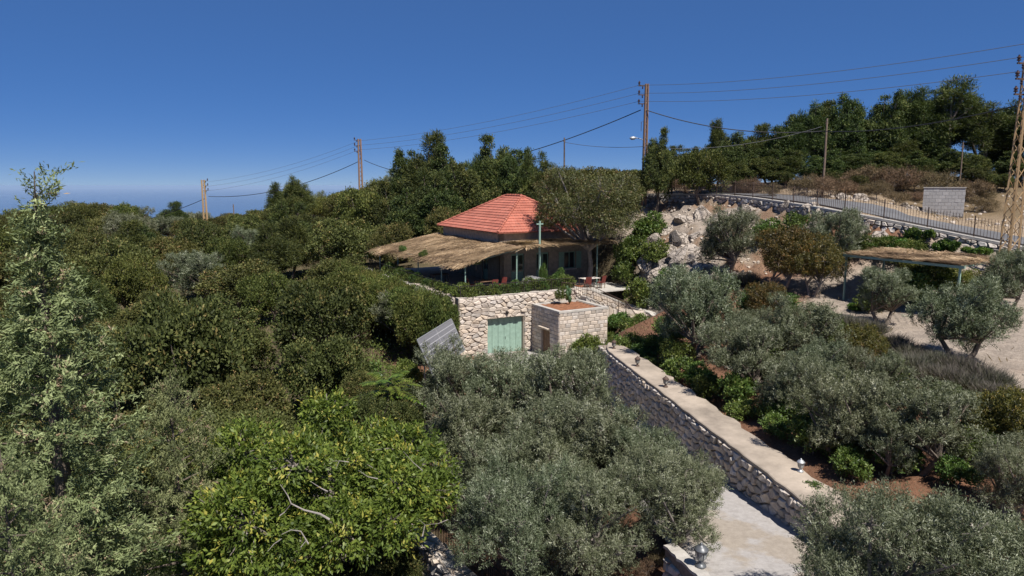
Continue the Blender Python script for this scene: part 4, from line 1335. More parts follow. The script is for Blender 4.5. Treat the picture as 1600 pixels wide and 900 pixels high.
for y, lab in ((31.8,"small dark lantern at the far end of the wall cap"),(28.6,"second small lantern from the far end of the wall cap"),(25.5,"third small lantern from the far end of the wall cap")):
    lantern(wall_pt(y, .32), .85, lab, M['rusty'])
lantern(wall_pt(17.5, .88), .72, "pale topped garden lantern at the near end of the wall cap", M['grey_metal'])
M['lampgrey'] = plain('dark_grey_metal', (.14,.145,.15), .45, .15, 6, metal=.4)
lantern((3.97, 13.35, -7.91), 1.0, "large dark garden lantern on the low wall across the drive", M['lampgrey'])

# ------------------------------------------------------------------ reed shelter in the right garden
g0 = P(1318, 469, 38.0); g0.z = gz(g0.x, g0.y)
ax = Vector((3.1, -6.3, 0)).normalized(); bx = Vector((-ax.y, ax.x, 0))
sh = empty("reed_shelter", tuple(g0), math.atan2(ax.y, ax.x), "flat reed roofed shelter on thin green posts in the right garden", "shelter")
ztop = P(1318, 399, 38.0).z - g0.z
Ls_, Ds_ = 6.2, 3.2
def hz(x, y): q = g0 + ax*x + bx*y; return gz(q.x, q.y) - g0.z - .1
for (x, y) in ((0,0),(Ls_,0),(0,Ds_),(Ls_,Ds_)): bar("post", (x,y,hz(x,y)), (x,y,ztop), .085, M['green_pale'], sh)
bar("beam", (-.2,0,ztop), (Ls_+.2,0,ztop), .13, M['green_pale'], sh); bar("beam", (-.2,Ds_,ztop+.15), (Ls_+.2,Ds_,ztop+.15), .1, M['green_pale'], sh)
for x in (0,1.55,3.1,4.65,6.2): bar("rafter", (x,.07,ztop+.01), (x,Ds_-.06,ztop+.14), .08, M['green_pale'], sh)
m = MB(); m.add([(.05,-.05,ztop+.07),(Ls_,-.05,ztop+.07),(Ls_,Ds_+.1,ztop+.24),(.05,Ds_+.1,ztop+.24)], [(0,1,2,3)])
o = m.build("reed_mat", M['reed'], sh)
N = 7000
a = nr.uniform(.15, Ls_+.1, N); b = nr.uniform(-.1, Ds_+.15, N); ang = nr.normal(0, .35, N) + np.where(nr.random(N) < .5, 0, math.pi) + vnoise(a, b, .8, 41)*.6
Ls = nr.uniform(.25,.7,N); wd = nr.uniform(.008,.02,N); dx, dy = np.cos(ang), np.sin(ang); sx, sy = -dy*wd, dx*wd
zz = ztop + .09 + (b/Ds_)*.15 + nr.uniform(0,.09,N) + .05*vnoise(a,b,1.4,42); z2 = zz + nr.uniform(-.06,.08,N)
Vt = np.stack([np.stack([a-sx,b-sy,zz],-1),np.stack([a+sx,b+sy,zz],-1),np.stack([a+dx*Ls+sx,b+dy*Ls*.8+sy,z2],-1),np.stack([a+dx*Ls-sx,b+dy*Ls*.8-sy,z2],-1)],1).reshape(-1,3)
o = link(bpy.data.objects.new("reed_thatch", np_mesh("reed_thatch", Vt, np.arange(N*4).reshape(-1,4), M['reed'], np.clip(.5+.5*vnoise(a,b,1.2,43)+nr.normal(0,.15,N),0,1))), sh); o["kind"] = "stuff"
# low stone bench wall under the shelter
bn = empty("stone_bench_wall", tuple(g0 + ax*3.2 + bx*2.2), math.atan2(ax.y, ax.x), "low stone bench wall in shade under the reed shelter", "wall")
m = MB(); m.box(-3.4,3.6,-.3,.3,-.6,.62); m.build("core", M['mortar_pale'], bn)
face_local(bn, voronoi_cells(7.0,1.1,.6,.3,rng,.6), (-3.4,-.3,-.5), X_, Z_, -Y_, [M['lime'],M['field']], joint=.02, depth=.04, bulge=.03)
face_local(bn, voronoi_cells(7.0,.62,.7,.32,rng,.5), (-3.4,-.31,.62), X_, Y_, Z_, [M['lime'],M['capgrey']], joint=.014, depth=.05, bulge=.015, tilt=.08, name="cap_stone")

# ------------------------------------------------------------------ concrete block tank beyond the road
kc = P(1440, 337, 51.0); kc.z = gz(kc.x, kc.y)
kx = Vector((.93,-.18,0)).normalized(); ky = Vector((-kx.y, kx.x, 0))
bt = empty("block_tank", tuple(kc), math.atan2(kx.y, kx.x)-.35, "square tank of bare grey concrete blocks beyond the road", "tank")
BW, BD, BH = 2.6, 2.0, 1.75
m = MB(); m.box(.05,BW-.05,.05,BD-.05,-.6,BH-.02); m.build("core", M['capgrey'], bt)
bl_mesh = {}
def cblock(x0,x1,y0,y1,z0,z1):
    block("block", (x0,y0,z0), (x1,y1,z1), M['blockwall'], bt)
rows = 8; bh = (BH+.3)/rows
for j in range(rows):
    z0 = -.3 + j*bh
    for i in range(7):
        w = BW/6.5; x0 = i*w - (w/2 if j % 2 else 0); x1 = x0+w-.014
        x0 = max(0, x0); x1 = min(BW, x1)
        if x1-x0 > .08: cblock(x0, x1, rng.uniform(-.006,.006), .12, z0, z0+bh-.014)
    for i in range(6):
        w = BD/5; y0 = .13+i*w - (w/2 if j % 2 else 0); y1 = y0+w-.014
        y0 = max(.13, y0); y1 = min(BD, y1)
        if y1-y0 > .08: cblock(rng.uniform(-.006,.006), .12, y0, y1, z0, z0+bh-.014)
m = MB(); m.box(-.04,BW+.04,-.04,BD+.04,0,.06); o = m.build("lid", M['capgrey'], bt); o.location = (0,0,BH+.003)

# ------------------------------------------------------------------ limestone rocks and outcrops
def rock_mesh(seed, n=2, flat=.7):
    import bmesh
    bm = bmesh.new(); bmesh.ops.create_icosphere(bm, subdivisions=n, radius=1)
    r = np.random.default_rng(seed)
    planes = [(Vector(r.normal(size=3)).normalized(), r.uniform(.38,.8)) for _ in range(13)]
    for v in bm.verts:
        c = v.co.copy()
        for pn, d in planes:
            k = c.dot(pn)
            if k > d: c -= pn*(k-d)*.97
        v.co = Vector((c.x, c.y, c.z*flat)) * (1 + r.uniform(-.07,.07))
    me = bpy.data.meshes.new("rock"); bm.to_mesh(me); bm.free()
    return me
rocks = [rock_mesh(100+i, 3 if i < 4 else 2, .55+.07*i) for i in range(8)]
for i, r_ in enumerate(rocks): r_.materials.append(M['rock'])
RK = []
def rock(px, py, Y, s, seed, label, grp="limestone rocks on the slope", sq=1.0):
    p = P(px, py, Y); p.z = gz(p.x, p.y)
    o = bpy.data.objects.new("rock", rocks[seed % 8]); r = random.Random(seed*7+1)
    o.location = (p.x, p.y, p.z - s*.12*sq); o.rotation_euler = (r.uniform(-.3,.3), r.uniform(-.3,.3), r.uniform(0,6.3)); o.scale = (s*r.uniform(.8,1.3), s*r.uniform(.7,1.1), s*sq*r.uniform(.8,1.2))
    link(o); tag(o, label, "rock", grp); RK.append(o)

# ------------------------------------------------------------------ vegetation: prototypes
def unit(v):
    return v / np.maximum(np.linalg.norm(v, axis=-1, keepdims=True), 1e-9)

def leaf_quads(c, d, n, L, W, fold=.15):
    """folded lens-shaped leaves: base c, axis d, face normal n"""
    s = unit(np.cross(d, n))
    L = np.broadcast_to(np.asarray(L), (len(c),))[:, None]; W = np.broadcast_to(np.asarray(W), (len(c),))[:, None]
    mid = c + d*L*.48
    return np.stack([c, mid + s*W*.5 + n*W*fold, c + d*L, mid - s*W*.5 + n*W*fold], 1).reshape(-1, 3)

def lobes_random(r, n, Rx, Rz, h, inner=.55, size=(.42,.62), outer=.72, elmin=-.45):
    """crown as overlapping lobes filling an uneven ellipsoid centred at height h"""
    out = [(np.array([0.,0.,h]), np.array([Rx*.5, Rx*.5, Rz*.5]))]
    for i in range(n):
        ph = 2*math.pi*(i + r.random()*.8)/n*1.618*2
        el = r.uniform(elmin, .95)
        k = r.uniform(inner, outer)
        c = np.array([math.cos(ph)*math.cos(el)*Rx*k, math.sin(ph)*math.cos(el)*Rx*k, h + math.sin(el)*Rz*k])
        s = r.uniform(*size)
        out.append((c, np.array([Rx*s, Rx*s*r.uniform(.8,1.1), Rz*s*r.uniform(.8,1.15)])))
    return out

def clump_points(r, lobes, n, shell=.72, zmin=None):
    w = np.array([l[1][0]*l[1][2] for l in lobes]); w = w/w.sum()
    k = r.choice(len(lobes), size=n, p=w)
    C = np.array([l[0] for l in lobes])[k]; S = np.array([l[1] for l in lobes])[k]
    d = unit(r.normal(size=(n,3)) + np.array([0,0,.25]))
    rad = shell + (1.04-shell)*r.random(n)**.7
    rad = np.where(r.random(n) < .12, rad + r.uniform(0,.16,n), rad)
    p = C + d*S*rad[:, None]
    # drop what lies deep inside another lobe
    deep = np.zeros(n, bool)
    for c, s in lobes:
        deep |= (((p-c)/s)**2).sum(1) < .34
    p, d = p[~deep], d[~deep]
    if zmin is not None:
        q = p[:,2] > zmin; p, d = p[q], d[q]
    return p, d

def foliage(r, pts, outs, per, rc, L, W, up=.35, out=.7, rnd=.7, flat=.75, clump_var=.22, leaf_var=.12, fold=.15, spray=0.0, nup=.6, brown=0.0):
    n = len(pts)
    idx = np.repeat(np.arange(n), per)
    N = len(idx)
    o = outs[idx]
    ct = np.clip(r.normal(.46, clump_var, n), 0, .93)
    ct = np.where(r.random(n) < brown, 1.2, ct)[idx]
    if spray > 0:        # leaves ranged along a twig that grows out of the clump centre
        td = unit(outs*out + r.normal(size=(n,3))*rnd + np.array([0,0,up]))[idx]
        t = r.random(N)
        pos = pts[idx] + td*(t*spray)[:,None] + r.normal(size=(N,3))*rc*.35
        d = unit(td*.75 + r.normal(size=(N,3))*.6)
    else:
        off = r.normal(size=(N,3))*rc*.52; off[:,2] *= flat
        pos = pts[idx] + off
        d = unit(o*out + unit(off)*.5 + r.normal(size=(N,3))*rnd + np.array([0,0,up]))
    nn = unit(r.normal(size=(N,3))*.85 + o*1.0 + np.array([0,0,nup]))
    nn = unit(nn - d*(nn*d).sum(1, keepdims=True))
    Ls = L*r.uniform(.65,1.3,N); Ws = W*r.uniform(.7,1.25,N)
    V = leaf_quads(pos - d*(Ls*.4)[:,None], d, nn, Ls, Ws, fold)
    tint = np.clip(ct + r.normal(0, leaf_var, N), 0, 1)
    return V, tint

def wood(r, lobes, pts, h0, r0, mat, name, twigs=40, tail=.12, lean=.15, nlimb=None, base_z=-.5, stems=1):
    m = MB()
    rr = random.Random(int(r.integers(1e9)))
    for st in range(stems):
        off = Vector((0,0,0)) if stems == 1 else Vector((math.cos(st*2.4)*r0*2.2, math.sin(st*2.4)*r0*2.2, 0))
        top = Vector((rr.uniform(-lean,lean)*h0, rr.uniform(-lean,lean)*h0, h0)) + off*2.5
        mid = (off+top)*.5 + Vector((rr.uniform(-.1,.1)*h0, rr.uniform(-.1,.1)*h0, 0))
        m.tube([off+Vector((0,0,base_z)), off+Vector((0,0,h0*.05)), mid, top], [r0*1.5, r0*1.05, r0*.85, r0*.7], 8)
        for i, (c, s) in enumerate(lobes[:nlimb]):
            if stems > 1 and i % stems != st: continue
            c = Vector(c); k = c.lerp(top, .45) + Vector((rr.uniform(-.2,.2), rr.uniform(-.2,.2), rr.uniform(-.1,.3)))*s[0]*.5
            m.tube([top, k, c, c + (c-top)*tail], [r0*.55, r0*.36, r0*.2, r0*.06], 6)
    if len(pts):
        for q in r.choice(len(pts), size=min(twigs, len(pts)), replace=False):
            p = Vector(pts[q]); 
            c = min((Vector(l[0]) for l in lobes), key=lambda c: (c-p).length)
            m.tube([c, c.lerp(p,.5) + Vector((rr.uniform(-.1,.1), rr.uniform(-.1,.1), rr.uniform(-.02,.12))), p], [r0*.16, r0*.09, r0*.03], 4, False)
    return m.mesh(name, mat)

PROTO = {}
def proto(kind, trunk, V, tint, mat, hc, Rc, extra=None):
    cm = np_mesh(kind + "_crown", V, np.arange(len(V)).reshape(-1,4), mat, tint)
    PROTO.setdefault(kind, []).append(dict(trunk=trunk, crown=cm, hc=hc, R=Rc, extra=extra))

def make_tree(kind, seed, Rx, Rz, h, nl, nclump, per, rc, L, W, mat, barkm, trunk_h, r0, shell=.7, twigs=40, lobesize=(.42,.62), stems=1, zmin=None, inner=.55, outer=.72, taper=0.0, elmin=-.45, **kw):
    r = np.random.default_rng(seed)
    lb = lobes_random(r, nl, Rx, Rz, h, inner, lobesize, outer, elmin)
    if taper:
        for c_, s_ in lb:
            q_ = min(1, max(-.4, (c_[2]-h)/Rz)); c_[:2] *= 1-taper*q_; s_ *= 1-taper*.55*q_
            if q_ > .3: c_[2] += Rz*.10*q_
        for _ in range(3):                      # uneven tops
            lb.append((np.array([r.normal()*Rx*.26, r.normal()*Rx*.26, h+Rz*r.uniform(.75,1.0)]), np.array([Rx*.15, Rx*.15, Rz*r.uniform(.12,.22)])))
    pts, outs = clump_points(r, lb, nclump, shell, zmin)
    V, t = foliage(r, pts, outs, per, rc, L, W, **kw)
    tr = wood(r, lb, pts, trunk_h, r0, M[barkm], kind + "_trunk", twigs, stems=stems)
    proto(kind, tr, V, t, M[mat], h, Rx)

for s in range(4):      # olives in the middle distance: upright feathery sprays in separate tufts
    make_tree('olive', 10+s, 2.1, 2.2, 2.4, 36, 1900, 30, .14, .12, .026, 'olive', 'bark', 1.0, .14, .45, 70, (.11,.25), stems=2, inner=.45, outer=.9, elmin=-1.0, spray=.40, up=.95, out=.5, rnd=.4, clump_var=.26, nup=.7)
for s in range(3):      # olives close to the camera, finer leaf
    make_tree('olive_near', 20+s, 2.1, 2.25, 2.4, 44, 3300, 34, .10, .085, .018, 'olive', 'bark_pale', 1.0, .12, .45, 190, (.10,.23), stems=2, inner=.45, outer=.9, elmin=-1.0, spray=.38, up=.9, out=.5, rnd=.45, clump_var=.26, nup=.7)
for s in range(5):      # evergreen oak scrub
    make_tree('oak', 30+s, 2.3, 1.7, 1.75, 19, 1150, 20, .24, .13, .078, 'oak' , 'bark', .7, .12, .66, 12, (.2,.42), stems=2, zmin=.1, up=.3, inner=.58, clump_var=.26, nup=.9)
for s in range(4):
    make_tree('oak_bright', 40+s, 2.2, 1.7, 1.75, 19, 1150, 20, .24, .125, .072, 'oakb', 'bark', .7, .12, .62, 12, (.2,.42), stems=2, zmin=.1, up=.4, inner=.58, clump_var=.26, nup=.9)
for s in range(2):      # oak close to the camera
    make_tree('oak_near', 50+s, 2.3, 1.8, 1.85, 22, 3000, 26, .17, .075, .044, 'oak', 'bark', .7, .12, .66, 40, (.2,.4), stems=2, zmin=.1, up=.35, inner=.58, clump_var=.26, nup=.9)
for s in range(4):      # pines on the skyline
    make_tree('pine', 60+s, 2.2, 3.0, 3.3, 24, 1500, 20, .34, .30, .045, 'pine', 'bark', 2.4, .15, .6, 40, (.18,.36), inner=.62, zmin=.25, taper=.5, up=.35, out=.9, rnd=.55, flat=.7, clump_var=.24)
for s in range(3):      # broad evergreen crowns on the skyline
    make_tree('holm', 64+s, 2.3, 3.0, 3.2, 26, 1700, 22, .26, .15, .085, 'pine', 'bark', 2.0, .15, .6, 30, (.18,.36), inner=.55, outer=.8, zmin=.2, taper=.35, up=.3, clump_var=.26, nup=.8)
for s in range(2):      # loose upright pines with bare stems
    make_tree('tall_pine', 70+s, 1.7, 3.9, 5.6, 13, 800, 18, .32, .28, .045, 'pine', 'bark', 5.0, .14, .5, 60, (.2,.36), inner=.6, taper=.3, up=.5, out=.9, rnd=.6, clump_var=.22)
for s in range(3):      # garden shrubs
    make_tree('shrub', 80+s, .62, .5, .5, 8, 260, 16, .11, .085, .05, 'shrub', 'bark', .2, .025, .55, 10, (.35,.6), up=.5)
for s in range(2):      # brownish pomegranate trees
    make_tree('pomegranate', 90+s, 1.9, 1.9, 2.1, 12, 1500, 22, .2, .11, .045, 'brown', 'bark_pale', .7, .09, .55, 50, (.32,.5), stems=3, spray=.3, up=.75, out=.5, rnd=.4, clump_var=.26)
for s in range(3):      # dry scrub
    make_tree('dry_shrub', 100+s, 1.1, .75, .6, 9, 420, 18, .2, .16, .02, 'dry', 'bark_pale', .3, .03, .4, 30, (.35,.55), up=.5, rnd=.9)
make_tree('ivy', 110, 1.6, .6, .4, 14, 520, 20, .16, .11, .085, 'ivy', 'bark', .1, .03, .5, 8, (.18,.34), up=.5, nup=1.2)
make_tree('almond', 120, 5.0, 3.7, 6.1, 34, 5600, 18, .26, .125, .06, 'fig', 'bark_pale', 2.6, .24, .5, 170, (.16,.34), inner=.5, outer=.85, up=.2, rnd=.9, clump_var=.28)
make_tree('walnut', 130, 3.9, 2.7, 4.0, 25, 3300, 22, .19, .14, .055, 'wal', 'bark_pale', 1.6, .18, .52, 260, (.17,.34), inner=.6, up=-.1, out=.8, rnd=.6, nup=.9, clump_var=.27, leaf_var=.16)
make_tree('walnut', 131, 3.0, 2.4, 3.6, 20, 2300, 22, .19, .14, .055, 'wal', 'bark_pale', 1.6, .16, .52, 160, (.17,.34), inner=.6, up=-.1, out=.8, rnd=.6, nup=.9, clump_var=.27, leaf_var=.16)

# lavender tufts
for s in range(2):
    r = np.random.default_rng(140+s); N = 1500
    base = r.normal(size=(N,3))*np.array([.14,.14,0]); d = unit(np.stack([r.normal(size=N)*.5, r.normal(size=N)*.5, np.full(N,.9)],-1))
    nn = unit(r.normal(size=(N,3))); nn = unit(nn - d*(nn*d).sum(1,keepdims=True)); Ls = r.uniform(.35,.75,N)
    V = leaf_quads(base, d, nn, Ls, .016, .1)
    m = MB(); m.tube([(0,0,-.2),(0,0,.12)], [.05,.03], 5)
    proto('lavender', m.mesh("lavender_stem", M['bark']), V, np.clip(.25+Ls+r.normal(0,.15,N)-.1,0,1), M['lav'], .35, .45)

# the big pale cypress at the photo's edge: tiers of drooping sprays on level boughs
def make_cypress(seed, H, Rb, nb, per, topz, kind, bare_top=.12):
    r = np.random.default_rng(seed); m = MB()
    m.tube([(0,0,-.6),(0.05,0,H*.4),(-.04,.02,H*.8),(.0,0,H*.93),(.16 if H > 8 else .03,-.1 if H > 8 else 0,H)], [H*.018,H*.013,H*.006,.022,.008], 8)
    P_, O_ = [], []
    for i in range(nb):
        f = (i + r.random())/nb
        z = H*(.10 + .87*f**.95); ph = i*2.39996 + r.normal()*.35
        prof = (1 - f)**.72 * (.55 + .45*min(1, f*6+.3))
        Lb = Rb*prof*r.uniform(.6,1.18) + .10
        if H > 8 and f > .72: Lb = max(.06, Lb - .34*min(1, (f-.72)/.15))
        dirv = np.array([math.cos(ph), math.sin(ph), r.uniform(.02,.40) + .25*f])
        tip = np.array([0,0,z]) + dirv*Lb
        b0 = Vector((0,0,z)); mid = Vector(np.array([0,0,z]) + dirv*Lb*.55 - np.array([0,0,.06*Lb])); tp = Vector(tip)
        m.tube([b0, mid, tp], [.012+.016*Lb*.6, .008+.008*Lb*.5, .006], 5, False)
        k = int(4 + Lb*10)
        if f > 1 - bare_top: k = max(1, int(k*.35)); Lb *= .6
        for q in range(k):
            t = .22 + .8*r.random()**.75
            c = np.array([0,0,z])*(1-t) + tip*t + r.normal(size=3)*np.array([.17,.17,.10])*(.35+Lb*.35)
            P_.append(c); O_.append(unit((dirv*np.array([1,1,.2]) + r.normal(size=3)*.45)[None])[0])
    if H > 8:                                   # thin sprigs up the bare leader
        for q in range(26):
            t = r.random(); z = H*(.90 + .095*t); x0 = .06 + .28*max(0, (z/H-.93)/.07)
            ph = r.uniform(0, 6.28); P_.append(np.array([x0+math.cos(ph)*.05, math.sin(ph)*.05, z])); O_.append(np.array([math.cos(ph)*.8, math.sin(ph)*.8, .5]))
    P_ = np.array(P_); O_ = np.array(O_)
    V, t = foliage(r, P_, O_, per, .11, .10, .026, up=.05, out=1.0, rnd=.35, spray=.42, clump_var=.24, leaf_var=.1, nup=1.0, brown=.012)
    # clusters of small round cones
    mc = MB(); rr = random.Random(seed)
    for q in rr.sample(range(len(P_)), min(60, len(P_))):
        c = Vector(P_[q])
        for _ in range(4):
            p = c + Vector((rr.gauss(0,.05), rr.gauss(0,.05), rr.gauss(0,.05)+.04))
            mc.lathe([(.004,-.024),(.022,-.008),(.024,.008),(.004,.024)], 5, tuple(p))
    proto(kind, m.mesh(kind + "_trunk", M['bark']), V, t, M['cyp'], H*.45, Rb, mc.mesh("cones", M['cone']))

make_cypress(150, 13.2, 1.85, 185, 42, 0, 'cypress', .07)
make_cypress(151, 5.5, 2.2, 55, 36, 0, 'juniper', .05)

# ------------------------------------------------------------------ vegetation: planting
def place_tree(kind, name, x, y, z, sx, sz, rz, label, cat, group, k=None, parts=True):
    pr = PROTO[kind][(k if k is not None else rng.randrange(99)) % len(PROTO[kind])]
    t = empty(name, (x, y, z), rz, label, cat, group)
    t.scale = (sx, sx*rng.uniform(.92,1.08), sz)
    tr = link(bpy.data.objects.new("trunk" , pr['trunk']), t)
    cr = link(bpy.data.objects.new("crown" if cat == "tree" else "foliage", pr['crown']), t)
    if pr['extra']: link(bpy.data.objects.new("cones", pr['extra']), t)["kind"] = "stuff"
    return t

def tree_px(kind, name, px, py, Y, rpx, label, cat="tree", group=None, k=None, rz=None, fixed=False):
    """plant so that the crown centre shows at (px,py) with radius rpx; trunk stands on the ground below"""
    pr = PROTO[kind][0]; best = None
    Ys = [Y] if fixed else [Y*(.72 + .5*k_/24) for k_ in range(25)]
    cs = [P(px, py, Yt) for Yt in Ys]; gs = height([c.x for c in cs], Ys)
    for Yt, c, g in zip(Ys, cs, gs):            # find the distance at which its natural height fits the ground
        sx = rpx * math.hypot(Yt, c.z) / FPX / pr['R']; ratio = (c.z - g) / (pr['hc']*sx)
        cost = (max(0, .92-ratio)*4)**2 + (max(0, ratio-1.15)*2.5)**2 + ((Yt/Y-1)*2.2)**2
        if best is None or cost < best[0]: best = (cost, Yt)
    Y = best[1]; c = P(px, py, Y); g = gz(c.x, c.y)
    sx = rpx * math.hypot(Y, c.z) / FPX / pr['R']
    sz = min(max((c.z - g) / pr['hc'], sx*(.8 if kind != 'tall_pine' else .9)), sx*1.5)
    zb = c.z - sz*pr['hc']
    zb = min(zb, g) if zb > g - .9 else max(zb, g - 1.2)
    return place_tree(kind, name, c.x, c.y, zb, sx, sz, rng.uniform(0, 6.28) if rz is None else rz, label, cat, group, k)

rng = random.Random(77)
GS = []
# foreground
cb = P(92, 700, 12.0); g = gz(cb.x, cb.y)
topz = P(95, 268, 12.0).z
t = place_tree('cypress', 'cypress_tree', cb.x, 12.0, g, 1.0, (topz-g)/13.2, -.1, "tall pale green cypress with bare leaning tip and clustered cones", "tree", None, 0)
jb = P(278, 760, 14.5)
place_tree('juniper', 'cypress_tree', jb.x, 14.5, P(262, 900, 14.5).z-.6, .62, .98, 1.0, "short pale green cypress sapling between tall cypress and walnut", "tree", None, 0)
jb = P(20, 880, 9.5)
place_tree('juniper', 'cypress_tree', jb.x, 9.5, jb.z-2.6, .55, .8, 2.0, "pale cypress bough low in the bottom corner under the tall cypress", "tree", None, 0)
wt = tree_px('walnut', 'walnut_tree', 505, 765, 16.0, 222, "big bright green walnut tree with bare grey branches beside the garden wall", k=0, rz=.4)
Rw = 3.9*wt.scale[0]; wc = wt.location.copy(); wc.z += 4.0*wt.scale[2]
def wal_pt(px, py, k=1.0):
    """point on the crown's outer shell along the sight line"""
    d = P(px, py, 1.0).normalized(); ex = Vector((Rw, Rw, 2.7*wt.scale[2]))*k
    o_ = Vector((-wc.x/ex.x, -wc.y/ex.y, -wc.z/ex.z)); q_ = Vector((d.x/ex.x, d.y/ex.y, d.z/ex.z))
    b_ = o_.dot(q_); c_ = o_.dot(o_) - 1; a_ = q_.dot(q_); D_ = b_*b_ - a_*c_
    return d*((-b_ - math.sqrt(max(0, D_)))/a_)
mb = MB()
for path, r0_ in (([(438,757),(450,775),(455,787),(475,797),(500,803),(515,812)],.045),([(455,787),(445,800),(437,806)],.025),([(440,835),(455,828),(470,830),(482,850)],.03),([(470,830),(478,845),(470,855)],.018),([(655,812),(664,820),(660,838)],.03),([(664,820),(685,818),(700,812)],.02),([(560,735),(575,745),(590,748)],.025),([(630,705),(645,722),(660,735)],.022),([(525,733),(530,720),(545,722)],.02),([(485,752),(500,762),(512,768)],.03),([(418,862),(428,850),(440,842)],.022)):
    n_ = len(path); mb.tube([wt.matrix_basis.inverted() @ (wal_pt(x_, y_, .96 if q else 1.0)) for q, (x_, y_) in enumerate(path)], [r0_*.5*(.25+.75*q/(n_-1))/wt.scale[0] for q in range(n_)], 6)
mb.build("bare_branches", M['dead_wood'], wt)
tree_px('walnut', 'walnut_tree', 265, 860, 13.0, 95, "small bright green walnut tree at the foot of the tall cypress", k=0, rz=2.4)
OG = "olive trees left of the drive"
for i, (px, py, Y, rp, kd, lab) in enumerate([
    (724, 604, 32, 78, 'olive', "silver olive tree directly in front of the solar panel"),
    (800, 606, 33, 74, 'olive', "olive tree in front of the green garage door"),
    (884, 612, 33, 80, 'olive', "broad olive tree below the stone planter"),
    (735, 678, 27, 90, 'olive', "olive tree touching the walnut crown below the solar panel"),
    (845, 690, 26, 88, 'olive', "olive tree in the middle of the grove left of the drive"),
    (938, 696, 26, 84, 'olive', "olive tree leaning toward the retaining wall"),
    (812, 812, 18, 108, 'olive_near', "near olive tree standing behind the iron pickets"),
    (925, 805, 18, 100, 'olive_near', "near olive tree over the patch of red soil"),
    (1054, 768, 17.8, 90, 'olive_near', "near olive tree overhanging the edge of the concrete drive"),
    (785, 738, 22.5, 78, 'olive', "olive tree between the walnut side olive and the pickets olive"), (892, 742, 22.5, 76, 'olive', "olive tree in the centre of the grove's near half"), (998, 708, 22.5, 66, 'olive', "olive tree between the retaining wall olive and the drive edge olive")]):
    tree_px(kd, 'olive_tree', px, py, Y, rp, lab, group=OG, k=i)
OR = "olive trees in the right garden"
for i, (px, py, Y, rp, kd, lab) in enumerate([
    (1085, 478, 37, 82, 'olive', "wide silver olive tree beside the top of the stairs"),
    (1158, 555, 30, 66, 'olive', "olive tree above the middle of the retaining wall"),
    (1255, 515, 33, 66, 'olive', "olive tree left of the reed shelter in front of the pomegranates"),
    (1240, 600, 27, 58, 'olive', "small olive tree above the rose hedge"),
    (1320, 640, 23.5, 72, 'olive', "olive tree above the near end of the retaining wall"),
    (1440, 660, 22, 78, 'olive', "olive tree in front of the lavender bushes"),
    (1275, 575, 28, 55, 'olive', "dark olive tree between the pomegranates and the lavender"),
    (1136, 372, 47, 50, 'olive', "round olive tree on the slope beneath the roadside wall"),
    (1305, 368, 43.5, 46, 'olive', "olive bush behind the reed shelter below the roadside wall"),
    (1384, 458, 33, 45, 'olive', "slender young olive tree in front of the reed shelter"),
    (1508, 490, 28, 70, 'olive', "loose olive tree casting shade on the gravel yard"),
    (1572, 432, 33, 48, 'olive', "olive tree at the right end of the reed shelter"),
    (1392, 872, 11.6, 140, 'olive_near', "closest large olive tree with grey twigs beside the drive"),
    (1560, 900, 11.5, 130, 'olive_near', "closest olive tree in the bottom corner right of the drive"),
    (1590, 740, 15.5, 66, 'olive_near', "olive tree cut by the photo edge above the red soil")]):
    tree_px(kd, 'olive_tree', px, py, Y, rp, lab, group=OR, k=i+1)
PG = "brownish pomegranate trees"
for i, (px, py, Y, rp, lab) in enumerate([(1222, 402, 41, 52, "brown tinged pomegranate tree on the uphill side of its row"), (1272, 412, 40, 46, "brown tinged pomegranate tree next to the green shelter post"),
    (1192, 470, 37, 34, "small orange tinged pomegranate tree between two olives"), (1345, 540, 29, 34, "low yellowish pomegranate bush beside the lavender"), (1580, 665, 19, 60, "green pomegranate bush at the right photo edge")]):
    tree_px('pomegranate', 'pomegranate_tree', px, py, Y, rp, lab, group=PG, k=i)
# almond by the house
c = P(922, 318, 54.5); g = gz(c.x, c.y)
place_tree('almond', 'almond_tree', c.x, 54.5, g, 1.0, (c.z-g)/6.1, .3, "large thin brownish almond tree with grey branches over the house roof", "tree", None, 0)
